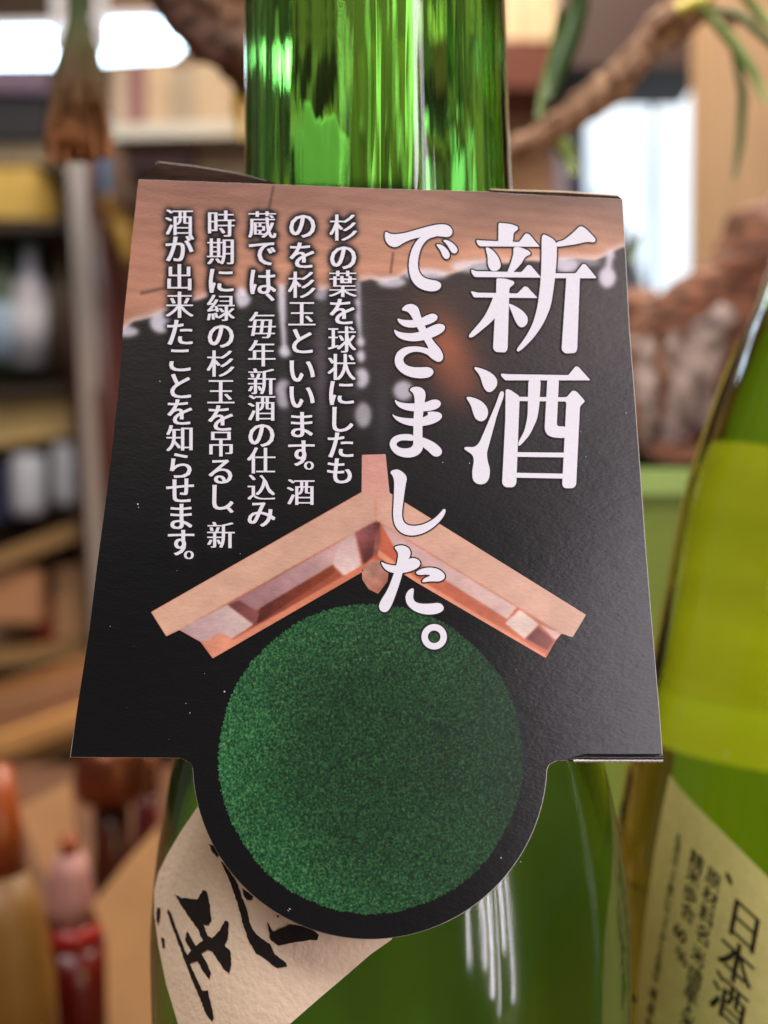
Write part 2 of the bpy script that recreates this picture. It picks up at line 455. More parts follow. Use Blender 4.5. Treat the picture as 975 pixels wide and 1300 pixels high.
# the printed cedar ball
bcx, bcy, brx, bry = 470.5, 963.5, 193.5, 197
m_ball = bpy.data.materials.new('printed_cedar_needles'); m_ball.use_nodes = True; nt = m_ball.node_tree
b = nt.nodes['Principled BSDF']; b.inputs['Roughness'].default_value = .5; b.inputs['Specular IOR Level'].default_value = .4
tc = nt.nodes.new('ShaderNodeTexCoord')
def nz(scale, det, rough=.6):
    n_ = nt.nodes.new('ShaderNodeTexNoise'); n_.inputs['Scale'].default_value = scale; n_.inputs['Detail'].default_value = det; n_.inputs['Roughness'].default_value = rough
    nt.links.new(tc.outputs['Object'], n_.inputs['Vector']); return n_
def ramp(src, stops):
    r_ = nt.nodes.new('ShaderNodeValToRGB')
    while len(r_.color_ramp.elements) < len(stops): r_.color_ramp.elements.new(.5)
    for e_, (p_, c_) in zip(r_.color_ramp.elements, stops): e_.position = p_; e_.color = lin(c_)+(1,)
    nt.links.new(src, r_.inputs[0]); return r_
def mix(mode, f, a_, b_):
    m_ = nt.nodes.new('ShaderNodeMix'); m_.data_type = 'RGBA'; m_.blend_type = mode
    if isinstance(f, (int, float)): m_.inputs[0].default_value = f
    else: nt.links.new(f, m_.inputs[0])
    nt.links.new(a_, m_.inputs[6]); nt.links.new(b_, m_.inputs[7]); return m_.outputs[2]
fine = ramp(nz(2900, 3, .7).outputs['Fac'], [(.30,(8,36,20)),(.44,(22,66,36)),(.56,(42,100,54)),(.72,(86,146,84))])
large = ramp(nz(75, 2).outputs['Fac'], [(.32,(216,216,216)),(.68,(250,250,250))])
gold = nz(3600, 1, .5)
gr_ = nt.nodes.new('ShaderNodeMapRange'); gr_.inputs[1].default_value = .67; gr_.inputs[2].default_value = .80; nt.links.new(gold.outputs['Fac'], gr_.inputs[0])
gcol = nt.nodes.new('ShaderNodeRGB'); gcol.outputs[0].default_value = lin((112,136,72))+(1,)
c1 = mix('MULTIPLY', 1.0, fine.outputs[0], large.outputs[0]); c2 = mix('MIX', gr_.outputs[0], c1, gcol.outputs[0])
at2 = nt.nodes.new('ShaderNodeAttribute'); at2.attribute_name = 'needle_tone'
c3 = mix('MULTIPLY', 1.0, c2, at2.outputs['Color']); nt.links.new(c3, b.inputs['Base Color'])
NR, NA = 60, 900
vs, fs, tone = [T(bcx, bcy, .00003)], [], []
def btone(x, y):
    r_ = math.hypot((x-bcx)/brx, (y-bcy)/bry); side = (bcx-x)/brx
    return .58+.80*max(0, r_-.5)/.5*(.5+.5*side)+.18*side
tone.append(btone(bcx, bcy)); e0 = 0
for j in range(1, NR+1):
    for k in range(NA):
        a_ = 2*math.pi*k/NA; rr = j/NR
        if j == NR: rr = 1+random.uniform(-.009, .007)+.003*math.sin(a_*9)
        x = bcx+brx*rr*math.cos(a_); y = bcy+bry*rr*math.sin(a_)
        vs.append(T(x, y, .00003)); tone.append(btone(x, y))
for k in range(NA): fs.append((0, 1+(k+1) % NA, 1+k))
for j in range(NR-1):
    for k in range(NA):
        a_ = 1+j*NA+k; b_ = 1+j*NA+(k+1) % NA; fs.append((a_, b_, b_+NA, a_+NA))
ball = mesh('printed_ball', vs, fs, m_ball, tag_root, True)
ball['label'] = 'round green ball of cedar needles printed on the tag'
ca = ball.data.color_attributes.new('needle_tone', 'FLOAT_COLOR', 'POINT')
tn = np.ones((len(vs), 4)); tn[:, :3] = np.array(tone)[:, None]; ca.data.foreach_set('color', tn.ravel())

# the printed little roof: one flat printed picture, its colours on a fine mesh
rim_ = np.zeros((H, W, 3)); rim_[:] = np.array([186,96,68])/255
f1 = fbm(26, 18, 21); f2 = fbm(7, 7, 22); f3 = fbm(90, 60, 23)
def paint(poly, c, c2=None, ax=None, amp=.10, stripe=0.0):
    p = clean(smooth_poly(poly, 1.0)); xs = [q[0] for q in p]; ys_ = [q[1] for q in p]
    x0, x1, y0, y1 = int(min(xs))-1, int(max(xs))+2, int(min(ys_))-1, int(max(ys_))+2
    X, Y = xx[y0:y1, x0:x1]+.01, yy[y0:y1, x0:x1]+.013; ins = np.zeros(X.shape, bool)
    for i in range(len(p)):
        (xa, ya), (xb, yb) = p[i-1], p[i]
        if ya == yb: continue
        ins ^= ((ya > Y) != (yb > Y)) & (X < (xb-xa)*(Y-ya)/(yb-ya)+xa)
    col_ = np.array(c, float)/255*np.ones(X.shape+(3,))
    if c2:
        (ax0, ay0), (ax1, ay1) = ax; L = (ax1-ax0)**2+(ay1-ay0)**2
        t_ = np.clip(((X-ax0)*(ax1-ax0)+(Y-ay0)*(ay1-ay0))/L, 0, 1)[...,None]; col_ = col_*(1-t_)+np.array(c2, float)/255*t_
    sl = (slice(y0, y1), slice(x0, x1))
    col_ = col_*(1-amp+amp*2*f1[sl][...,None])*(1-amp*.5+amp*f2[sl][...,None])
    if stripe: col_ = col_*(1+stripe*np.sin((X*.5+Y*.87)*1.9))[...,None]
    rim_[sl] = np.where(ins[...,None], col_, rim_[sl])
paint([(288,770),(476,655),(476,716),(300,806)], (112,50,34), (196,104,74), ((300,790),(476,700)), .14, .06)
paint([(478,655),(713,800),(693,835),(478,700)], (186,94,64), (200,118,90), ((480,680),(700,815)), .12, .06)
paint([(288,768),(451,676.5),(425,717),(312,783)], (150,106,110), (206,168,160), ((290,770),(440,690)), .12, .04)
paint([(289,768),(304,762),(337,783),(318,795)], (104,56,54), (150,86,78), ((290,768),(337,785)))
paint([(330,772),(424,716),(426,727),(326,792)], (84,38,26), (150,66,40), ((330,780),(424,722)), .2)
paint([(227,800),(288,767.5),(322,793),(294,811),(280,804),(256,816)], (184,150,150), (222,196,186), ((230,800),(322,780)))
paint([(437,684),(450,675.5),(459,718),(436,731),(423,718),(426,703)], (200,168,162), (226,200,190), ((437,684),(445,728)))
paint([(451,676),(476,662),(478,702),(462,717)], (150,88,86), (92,40,36), ((455,676),(478,700)), .2)
paint([(270,836),(256,815.5),(280,804.5),(296,812),(350,781),(476,708),(477,717)], (226,152,120), (206,116,84), ((270,820),(470,712)))
paint([(484,665),(541,700.5),(656,771),(644,786),(560,733),(500,694)], (200,160,154), (222,190,178), ((490,680),(650,775)), .1)
paint([(478,696),(528,733),(693,831),(691,835.5),(526,740),(477,704)], (228,150,118))
paint([(641,791),(660,774),(684,792),(666,811)], (230,206,190))
paint([(684,791.5),(713,805),(706,813)], (224,188,178))
paint([(668,811),(683,796),(703,813),(695,826)], (112,62,56), (150,92,80), ((670,808),(700,820)))
paint([(191.5,777),(459,624.5),(478,619),(477,661),(228,799.5),(211,808)], (218,174,146), (206,162,138), ((200,790),(470,640)), .07)
paint([(474,620.5),(478,618),(495,625.5),(748,780.5),(727,811),(713,804.5),(478,660.8),(474,661.5)], (210,164,140), (218,176,152), ((480,640),(730,790)), .07)
paint([(474,626),(479,626),(479,660),(476,660)], (206,148,118))
paint([(455,570),(495,570),(500,628),(478,634),(459,626)], (206,148,134), (212,158,140), ((470,577),(470,626)), .06)
paint([(474,664),(482,662),(484,684),(479,706),(473,706),(476,686)], (104,52,46), (150,90,76), ((478,664),(478,700)), .3)
paint([(459,722),(470,713),(486,711),(494,720),(492,738),(480,754),(468,748),(460,736)], (190,138,116), (150,96,78), ((470,720),(488,745)), .35)
rim_ = blur(rim_.astype(np.float32), .9)*(1+.04*scr[...,None]); rim_ = np.clip(rim_, 0, 1)
img_l = np.where(rim_ <= .04045, rim_/12.92, ((rim_+.055)/1.055)**2.4)
m_roof = bpy.data.materials.new('roof_print'); m_roof.use_nodes = True; nt = m_roof.node_tree; b = nt.nodes['Principled BSDF']; b.inputs['Roughness'].default_value = .46; b.inputs['Specular IOR Level'].default_value = .45
at = nt.nodes.new('ShaderNodeAttribute'); at.attribute_name = 'print'; nt.links.new(at.outputs['Color'], b.inputs['Base Color']); paper_bump(m_roof, .5, 1500, .00008)
def printed(name, poly, lift, parent):
    v2, tr = subdiv(*tess([clean(poly)]), 2.6)
    o = mesh(name, [T(x, y, lift) for x, y in v2], tr, m_roof, parent, True)
    c_ = o.data.color_attributes.new('print', 'FLOAT_COLOR', 'POINT'); a_ = np.array(v2); q = np.ones((len(v2), 4)); q[:, :3] = bil(a_[:,0], a_[:,1]); c_.data.foreach_set('color', q.ravel()); return o
def wob(poly): return smooth_poly(poly, 1.2)
roof = printed('printed_roof', wob([(191.5,777),(459,624.5),(459.5,577.5),(489.5,576.5),(494.5,625.5),(744,780.5),(727,809),(713,804.5),(706,812.5),(693,835.5),(528,739),(482,709),(494,720),(492,738),(480,754),(468,748),(460,736),(459,722),(462,725),(270,836),(254.5,815),(228,800),(211,808)]), .00005, tag_root)
roof['label'] = 'peach wooden gable roof printed above the green ball'

# ---- title characters, traced from the print
TT = {
'新': ((580,270),4.875,[
 (12,[(258,62),(335,70),(380,88),(378,105),(352,122),(345,190),(256,190)]),
 (9,[(120,168),(150,172),(385,182),(425,128),(448,133),(514,211),(140,208),(125,190)]),
 (999,[(172,208),(215,225),(250,262),(272,310),(270,345),(240,363),(208,358),(190,320),(192,270)]),
 (14,[(350,213),(385,212),(440,232),(462,255),(425,272),(395,320),(345,372),(310,374),(338,300),(350,255)]),
 (9,[(88,350),(120,362),(400,368),(440,322),(458,327),(522,402),(110,398),(92,375)]),
 (12,[(245,405),(300,408),(355,425),(355,442),(325,465),(314,845),(300,865),(240,862),(224,840),(243,500)]),
 (9,[(85,485),(130,495),(375,500),(418,455),(436,459),(500,528),(105,524)]),
 (40,[(250,512),(246,640),(210,680),(150,730),(90,778),(66,765),(120,705),(170,645),(205,575),(228,512)]),
 (999,[(314,558),(350,572),(400,600),(438,640),(440,680),(415,710),(385,708),(360,670),(342,620)]),
 (45,[(525,130),(560,142),(620,177),(618,300),(602,450),(582,580),(540,680),(480,770),(400,850),(375,862),(368,845),(420,780),(470,690),(500,580),(518,430),(524,300)]),
 (24,[(612,182),(660,172),(720,124),(765,78),(800,100),(863,165),(850,187),(812,178),(740,195),(612,213)]),
 (9,[(600,375),(735,375),(780,315),(798,320),(867,406),(600,405)]),
 (16,[(678,395),(762,395),(745,845),(735,868),(670,872),(648,850)])]),
'酒': ((580,450),4.875,[
 (999,[(95,74),(150,85),(210,110),(250,150),(250,195),(215,234),(185,232),(160,195),(145,130)]),
 (999,[(48,257),(110,268),(165,295),(197,345),(187,395),(155,417),(120,405),(102,370),(88,312)]),
 (22,[(270,225),(292,230),(290,260),(250,370),(215,500),(185,610),(190,660),(206,710),(200,770),(175,802),(130,805),(98,780),(95,720),(106,660),(100,622),(43,585),(50,571),(110,575),(140,545),(185,440),(240,310)]),
 (9,[(272,118),(320,122),(690,128),(735,72),(753,77),(827,160),(300,160),(275,135)]),
 (14,[(302,213),(330,218),(390,260),(387,300),(368,800),(350,822),(300,822),(280,800),(300,400)]),
 (14,[(380,262),(680,265),(715,222),(740,228),(795,290),(762,320),(738,810),(720,828),(665,828),(652,808),(678,291),(380,288)]),
 (30,[(443,150),(520,150),(510,320),(497,400),(450,500),(385,572),(376,552),(420,470),(438,380)]),
 (20,[(560,150),(632,150),(618,445),(675,445),(672,518),(600,514),(560,500),(543,465)]),
 (2,[(366,605),(668,608),(666,637),(365,633)]),
 (2,[(364,732),(664,738),(662,768),(362,762)])]),
'で': ((470,270),7.5,[
 (999,[(144,172),(180,200),(230,207),(330,195),(450,160),(560,128),(680,106),(750,120),(788,170),(775,214),(740,234),(690,227),(560,217),(440,240),(340,272),(270,320),(220,332),(160,297),(136,235)]),
 (999,[(620,185),(540,198),(460,243),(402,330),(372,430),(365,530),(387,635),(445,708),(530,745),(615,751),(668,724),(680,680),(640,648),(580,640),(512,622),(465,570),(450,490),(467,380),(500,300),(560,240),(650,224)]),
 (999,[(682,258),(740,260),(802,300),(836,350),(822,383),(785,391),(757,350),(730,300)]),
 (999,[(617,296),(680,303),(732,345),(762,400),(747,438),(715,443),(687,410),(668,355)])]),
'き': ((470,370),7.5,[
 (999,[(255,252),(300,270),(390,275),(470,265),(540,225),(600,206),(645,232),(635,275),(570,310),(480,335),(380,348),(308,328),(266,290)]),
 (999,[(225,355),(260,382),(340,398),(450,395),(550,345),(640,304),(704,314),(718,355),(675,400),(590,440),(480,472),(370,475),(278,448),(235,405)]),
 (30,[(300,165),(340,125),(400,116),(455,145),(472,200),(490,260),(530,350),(600,470),(670,550),(697,610),(690,655),(650,676),(600,650),(540,600),(560,545),(500,440),(440,330),(395,240),(360,190),(305,182)]),
 (60,[(640,670),(560,610),(500,580),(420,570),(350,595),(308,640),(328,695),(400,722),(480,722),(565,718),(605,752),(598,792),(550,824),(450,828),(350,807),(268,752),(228,680),(243,590),(310,533),(420,518),(520,533),(600,560)])]),
'ま': ((470,480),7.5,[
 (999,[(228,198),(262,224),(330,240),(430,242),(520,235),(600,200),(660,210),(678,250),(642,292),(560,314),(430,320),(320,302),(250,260)]),
 (999,[(198,335),(250,367),(340,382),(450,385),(505,375),(560,347),(535,320),(620,318),(676,332),(688,375),(642,417),(560,447),(450,462),(340,447),(248,405)]),
 (30,[(375,110),(400,85),(460,80),(515,108),(530,160),(515,240),(497,400),(497,560),(502,650),(480,705),(410,640),(412,400),(425,200),(410,140),(385,125)]),
 (60,[(420,600),(350,592),(285,592),(240,628),(275,665),(350,672),(400,655),(412,615),(440,590),(500,600),(505,670),(470,725),(400,757),(310,755),(230,720),(182,650),(190,590),(240,545),(330,530),(420,540)]),
 (999,[(470,555),(540,578),(620,618),(675,668),(688,712),(650,750),(598,743),(550,692),(480,640)])]),
'し': ((470,580),7.5,[
 (60,[(186,145),(220,122),(270,118),(330,160),(352,205),(337,260),(318,400),(300,540),(310,610),(350,650),(430,660),(520,640),(610,590),(670,530),(698,492),(724,505),(700,570),(630,650),(530,720),(410,754),(310,737),(238,670),(216,570),(225,400),(230,230),(215,180)])]),
'た': ((460,680),7.5,[
 (999,[(168,240),(220,270),(320,288),(395,280),(440,216),(505,211),(556,248),(545,298),(470,338),(380,357),(290,358),(212,325)]),
 (60,[(302,110),(340,94),(400,93),(450,123),(464,180),(430,240),(395,310),(360,440),(312,580),(272,680),(235,729),(182,727),(153,680),(173,620),(240,520),(298,370),(330,260),(345,170),(320,135)]),
 (999,[(500,352),(560,314),(640,301),(725,315),(788,368),(784,412),(730,440),(650,432),(560,450),(585,405),(660,380),(610,368),(540,378)]),
 (999,[(468,500),(494,505),(480,590),(500,632),(560,650),(650,648),(738,636),(780,680),(766,720),(700,749),(600,753),(498,723),(427,662),(407,590),(425,535)])]),
'。': ((460,680),7.5,None)}
m_ink_white = mat('white_print', (232,230,236), .5, .4, bump=.2, bscale=1500)
m_outline = mat('dark_print_outline', (38,28,28), .5, .4)
for ch in '新酒できました。':
    (ox, oy), sc, strokes = TT[ch]
    V, F, VO, FO = [], [], [], []
    if strokes is None:
        for (k, ro, ri, lift) in ((0,121,60,.0),(1,138,48,.0)):
            ring = [[(ox+(684+r_*math.cos(a_))/sc, oy+(963+r_*math.sin(a_))/sc) for a_ in np.linspace(0, 2*math.pi, 48, endpoint=False)] for r_ in (ro, ri)]
            N_ = 48; f_ = [(i, (i+1) % N_, N_+(i+1) % N_, N_+i) for i in range(N_)]
            vv_ = [T(x, y, .00014 if k == 0 else .0001) for q in ring for x, y in q]
            if k == 0: V, F = vv_, f_
            else: VO, FO = vv_, f_
    else:
        for si, (r_, poly) in enumerate(strokes):
            pp = clean(smooth_poly([(ox+x/sc, oy+y/sc) for x, y in poly], r_/sc))
            for (q, VV, FF, lift) in ((pp, V, F, .00014+si*4e-6), (offset_poly(pp, 1.7), VO, FO, .00009+si*3e-6)):
                v2, tr = subdiv(*tess([clean(q)]), 30); b_ = len(VV)
                VV += [T(x, y, lift) for x, y in v2]; FF += [tuple(i+b_ for i in t_) for t_ in tr]
    o = mesh('title_character', V, F, m_ink_white, tag_root); o['label'] = 'large white printed character ' + ('full stop ring' if ch == '。' else ch)
    mesh('character_outline', VO, FO, m_outline, o)
for s, VS, FS, LL in text_cols:
    v_ = [T(x, y, .00008+l*4e-6) for (x, y), l in zip(VS, LL)]
    mesh('text_column', v_, FS, m_ink_white, tag_root)

# folded lip along the lower right edge
m_lip = mat('folded_black_edge', (18,16,17), .36, .55, bump=.5, bscale=900)
vs, fs = [], []; NXL, NC = 46, 8
for i in range(NXL+1):
    x = 722+(842.5-722)*i/NXL; yb = 966.2+.15*math.sin(i*1.1); hgt = 9*min(1, (i+1)/9)**.7
    for k in range(NC+1):
        a_ = k/NC*math.pi*.95; y = yb-hgt*(1-k/NC)
        vs.append(T(x, y, 0.0001+.0006*math.sin(a_)*min(1,(i+2)/12)))
for i in range(NXL):
    for k in range(NC):
        a_ = i*(NC+1)+k; fs.append((a_, a_+1, a_+NC+2, a_+NC+1))
mesh('folded_lip', vs, fs, m_lip, tag_root, True)
vs, fs = [], []
for i in range(NXL+1):
    x = 728+(842-728)*i/NXL
    for k, (dy, l_) in enumerate(((-1.6,.0005),(0.2,.0006),(1.8,.0002))): vs.append(T(x, 965.8+dy+.35*math.sin(i*2.3), l_))
for i in range(NXL):
    for k in range(2): a_ = i*3+k; fs.append((a_, a_+1, a_+4, a_+3))
mesh('lip_cut_edge', vs, fs, m_edge, tag_root)

# top panel of the tag that goes back round the neck
def patch(name, front, back, m, parent, n=24, bulge=0.0, nr=6, lift=0.0):
    vs, fs = [], []
    def interp(path, t_):
        q = t_*(len(path)-1); i = min(int(q), len(path)-2); f_ = q-i
        return [path[i][k]*(1-f_)+path[i+1][k]*f_ for k in range(3)]
    for i in range(n+1):
        a_ = interp(front, i/n); b_ = interp(back, i/n)
        for k in range(nr+1):
            s_ = k/nr; x, y, d = [a_[q]*(1-s_)+b_[q]*s_ for q in range(3)]
            y -= bulge*math.sin(s_*math.pi); vs.append(P(x, y, d-lift))
    for i in range(n):
        for k in range(nr): a_ = i*(nr+1)+k; fs.append((a_, a_+1, a_+nr+2, a_+nr+1))
    return mesh(name, vs, fs, m, parent, True)
m_flap = mat('dark_folded_panel', (30,22,18), .9, .0, noise=.6, nscale=220, rgb2=(60,44,38), bump=.3, bscale=900)
fr = [(176,228.6),(235,230.4),(300,232.6),(352,234.4)]
f_l = [(x, y, tag_depth(x, y)+.0003) for x, y in fr]
b_l = [(201,207,.013),(245,212.5,.014),(300,221,.013),(338,230.5,.0085)]
patch('top_panel', f_l, b_l, m_flap, tag_root, bulge=1.5)
b_l2 = [(197,209,.0128),(201,206.2,.0133),(245,211.3,.0142),(300,220,.0132),(338,230,.0088)]
patch('panel_edge', [(x, y, d) for x, y, d in b_l2], [(x+.3, y-1.4, d+.0003) for x, y, d in b_l2], mat('panel_edge_highlight', (74,66,62), .6, .3), tag_root, nr=1)  # back edge strip, its highlight put into a paler colour
fr = [(620,243.8),(640,245.8),(715,249),(790,253.3)]
patch('top_panel', [(x, y, tag_depth(x, y)+.0002) for x, y in fr], [(622,240.5,.0125),(642,241.8,.0126),(716,244,.013),(784,248.6,.012)], m_flap, tag_root, bulge=.6)
patch('panel_edge', [(622,240.5,.0125),(642,241.8,.0126),(716,244,.013),(785,248.8,.012)], [(622,239.4,.0128),(642,240.6,.0129),(716,242.6,.0133),(786,247.4,.0123)], mat('tan_panel_edge', (170,140,110), .6), tag_root, nr=1)
# a few dust specks on the black board
m_dust = mat('pale_dust', (190,195,205), .8)
vs, fs = [], []
for (x, y, s_) in [(203,484,1.4),(175,640,1.6),(176,644,1),(285,878,1.8),(241,905,1.2),(236,893,1),(368,1154,2.2),(366,1156,1.6),(636,1089,1.5),(661,1094,1),(795,524,1.4),(737,548,1),(744,580,1),(596,588,1.2),(562,587,1.3),(655,850,.9),(140,795,1)]+[(random.uniform(120,820), random.uniform(700,955), random.uniform(.3,.8)) for _ in range(12)]:
    if math.hypot(x-470, y-964) < 200 and y > 760: continue
    s_ *= .7; b_ = len(vs); a0 = random.random()*3; el = random.uniform(.35, 1)
    for k in range(6):
        a_ = 2*math.pi*k/6; dx = s_*math.cos(a_); dy = s_*el*math.sin(a_)
        vs.append(T(x+dx*math.cos(a0)-dy*math.sin(a0), y+dx*math.sin(a0)+dy*math.cos(a0), .0002))
    fs.append(tuple(range(b_, b_+6)))
d_ = mesh('dust', vs, fs, m_dust, tag_root); d_['kind'] = 'stuff'

# ------------------------------------------------------------------ bottles of green glass
def glass_mat(name, tint, bump=0.0, bscale=60, stretch=(1,1,.06), rough=0.0):
    m = bpy.data.materials.new(name); m.use_nodes = True; nt = m.node_tree; b = nt.nodes['Principled BSDF']
    b.inputs['Base Color'].default_value = tint+(1,); b.inputs['Transmission Weight'].default_value = 1
    b.inputs['Roughness'].default_value = rough; b.inputs['IOR'].default_value = 1.5
    if bump:
        tc = nt.nodes.new('ShaderNodeTexCoord'); mp = nt.nodes.new('ShaderNodeMapping'); mp.inputs['Scale'].default_value = stretch
        n_ = nt.nodes.new('ShaderNodeTexNoise'); n_.inputs['Scale'].default_value = bscale; n_.inputs['Detail'].default_value = 3
        bp = nt.nodes.new('ShaderNodeBump'); bp.inputs['Strength'].default_value = bump; bp.inputs['Distance'].default_value = .002
        nt.links.new(tc.outputs['Object'], mp.inputs[0]); nt.links.new(mp.outputs[0], n_.inputs[0]); nt.links.new(n_.outputs['Fac'], bp.inputs['Height']); nt.links.new(bp.outputs[0], b.inputs['Normal'])
    return m
def thin_paper(name, rgb, trans=.6, rgb2=None, ns=60, st=(1,1,1)):
    m = mat(name, rgb, .8, .1, noise=.2, nscale=ns, rgb2=rgb2, stretch=st); nt = m.node_tree; b = nt.nodes['Principled BSDF']; o_ = nt.nodes['Material Output']
    t_ = nt.nodes.new('ShaderNodeBsdfTranslucent'); mx = nt.nodes.new('ShaderNodeMixShader'); mx.inputs[0].default_value = trans
    nt.links.new(b.inputs['Base Color'].links[0].from_socket, t_.inputs[0]); nt.links.new(b.outputs[0], mx.inputs[1]); nt.links.new(t_.outputs[0], mx.inputs[2]); nt.links.new(mx.outputs[0], o_.inputs[0])
    return m
def wrap_label(B, name, a0, a1, z0, z1, m, root, lift=.0003):
    vs, fs = [], []; na, nz_ = 40, 12
    u = Vector((1,0,0)); u = (u-B.ax*u.dot(B.ax)).normalized(); v = B.ax.cross(u)
    for i in range(na+1):
        a_ = a0+(a1-a0)*i/na
        for j in range(nz_+1):
            zt_ = z1[0]+(z1[1]-z1[0])*i/na if isinstance(z1, tuple) else z1; t_ = z0+(zt_-z0)*j/nz_; vs.append(B.base+B.ax*t_+(u*math.cos(a_)+v*math.sin(a_))*(B.R(t_)+lift))
    for i in range(na):
        for j in range(nz_): k_ = i*(nz_+1)+j; fs.append((k_, k_+1, k_+nz_+2, k_+nz_+1))
    return mesh(name, vs, fs, m, root, True)
def spline_prof(pts, sub=8):
    out = []
    for i in range(len(pts)-1):
        p0 = np.array(pts[max(i-1,0)]); p1 = np.array(pts[i]); p2 = np.array(pts[i+1]); p3 = np.array(pts[min(i+2,len(pts)-1)])
        for s in range(sub):
            t_ = s/sub; q = .5*((2*p1)+(p2-p0)*t_+(2*p0-5*p1+4*p2-p3)*t_*t_+(3*p1-p0-3*p2+p3)*t_**3)
            out.append((max(1e-5, q[0]), q[1]))
    out.append(tuple(pts[-1])); return out
class Bottle:
    def __init__(s, root, base, axis, outer, cavity, m_out, m_in, n=96, ripple=0.0):
        s.base = Vector(base); s.ax = Vector(axis).normalized(); s.outer = outer
        vo, fo = lathe_vf(capped(outer), base, axis, n)
        s.obj = mesh('glass', vo, fo, m_out, root, True)
        vi, fi = lathe_vf(capped(cavity), base, axis, n*3)
        if ripple:                  # hand-blown unevenness of the wall: ridges that run along the neck
            rr = [random.uniform(0, 6.28) for _ in range(8)]; out_ = []
            for v_ in vi:
                q = v_-s.base; t_ = q.dot(s.ax); rad = q-s.ax*t_; a_ = math.atan2(rad.y, rad.x)
                k_ = 1+ripple*(.5*math.sin(3*a_+rr[0]+t_*9)+.35*math.sin(7*a_+rr[1]-t_*14)+.25*math.sin(13*a_+rr[2]+t_*22)+.13*math.sin(29*a_+rr[3]))
                out_.append(s.base+s.ax*t_+rad*k_)
            vi = out_
        mesh('inner_wall', vi, [tuple(reversed(f)) for f in fi], m_in, root, True)
        s.ts = np.array([t for r, t in outer]); s.rs = np.array([r for r, t in outer])
        o_ = np.argsort(s.ts, kind='stable'); s.ts = s.ts[o_]; s.rs = s.rs[o_]
    def R(s, t): return float(np.interp(t, s.ts, s.rs))
    def hit(s, px, py, lift=0.0):
        """first point of the view ray through a photo pixel on the outer surface"""
        d = (P(px, py, 0)-Vector((0,-D0,0))).normalized(); o = Vector((0,-D0,0))
        def f(k):
            q = o+d*k-s.base; t = q.dot(s.ax); return (q-s.ax*t).length-(s.R(t)+lift)
        # closest approach
        wv = o-s.base; a_ = d-s.ax*d.dot(s.ax); b_ = wv-s.ax*wv.dot(s.ax); kc = -a_.dot(b_)/a_.dot(a_)
        if f(kc) > 0: return o+d*kc-(a_*0)
        lo, hi = kc-.12, kc
        for _ in range(40):
            mid = (lo+hi)/2
            if f(mid) > 0: lo = mid
            else: hi = mid
        return o+d*hi

# middle bottle
BYc = .030
def cpx(py): return 480+(py-240)*.0165
ax1 = (P(cpx(0), 0, BYc)-P(cpx(1300), 1300, BYc)).normalized(); BX = P(cpx(650), 650, BYc).x
sc_m = K*(D0+BYc)
def rz(rpx, py): return (rpx*sc_m*.985, (650-py)*sc_m)
m_glass = glass_mat('green_glass', (.25,.78,.14), .38, 95, (1,1,.05), .03)
def by_height(m, z0, z1, pairs):      # the neck is more uneven than the moulded body
    nt = m.node_tree; tc = nt.nodes.new('ShaderNodeTexCoord'); sp = nt.nodes.new('ShaderNodeSeparateXYZ'); nt.links.new(tc.outputs['Object'], sp.inputs[0])
    for sock, lo, hi in pairs:
        mr = nt.nodes.new('ShaderNodeMapRange'); mr.inputs[1].default_value = z0; mr.inputs[2].default_value = z1; mr.inputs[3].default_value = lo; mr.inputs[4].default_value = hi
        nt.links.new(sp.outputs[2], mr.inputs[0]); nt.links.new(mr.outputs[0], sock)
by_height(m_glass, .18, .225, [(next(n_ for n_ in m_glass.node_tree.nodes if n_.type == 'BUMP').inputs['Strength'], .07, .38), (m_glass.node_tree.nodes['Principled BSDF'].inputs['Roughness'], .09, .03)])
m_inner = glass_mat('inner_glass_wall', (.92,.98,.85), .08, 260, (1,1,.03))
m_glass2 = glass_mat('yellow_green_glass', (.60,.90,.09), .06, 40, (1,1,.1), .02)
m_inner2 = glass_mat('inner_glass_wall_clear', (.96,.99,.9), .1, 60, (1,1,.1))
bot1 = thing('sake_bottle', 'green glass sake bottle in the centre wearing the black tag over its shoulder', 'bottle', (BX, BYc, -.2))
zb = -.235
outer = [(.010, zb+.006),(.030, zb),(.0335, zb+.004)]+[rz(303,1500)]+[rz(303,1300), rz(304,1200), rz(302,1140), rz(293,1060), rz(274,962), rz(246,860), rz(218,740), rz(196,600), rz(184,470), rz(176,360), rz(171.5,250), rz(168.5,120), rz(167,0), rz(160,-250), rz(150,-330), rz(150,-360)]
outer_s = outer[:4]+spline_prof(outer[3:-1])+[outer[-1]]
cav = [rz(60,905), rz(205,900), rz(196,800), rz(178,680), rz(162,560), rz(152,430), rz(147,300), rz(143,150), rz(141,0), rz(132,-250), rz(128,-340)]
B1 = Bottle(bot1, (BX, BYc, 0), ax1, outer_s, spline_prof(cav), m_glass, m_inner, ripple=.012)
wrap_label(B1, 'rear_label', R(20), R(150), rz(1,1500)[1], rz(1,1030)[1], thin_paper('thin_kraft_paper', (176,140,86), .62, rgb2=(84,76,38), ns=95, st=(1,1,.07)), bot1)
# stopper cap out of frame
lathe('stopper_cap', [(.0155, rz(1,-360)[1]+.0004),(.0155, rz(1,-520)[1]),(.014, rz(1,-530)[1])], (BX,BYc,0), mat('cap_foil', (200,180,90), .3, metal=1), bot1, ax1)

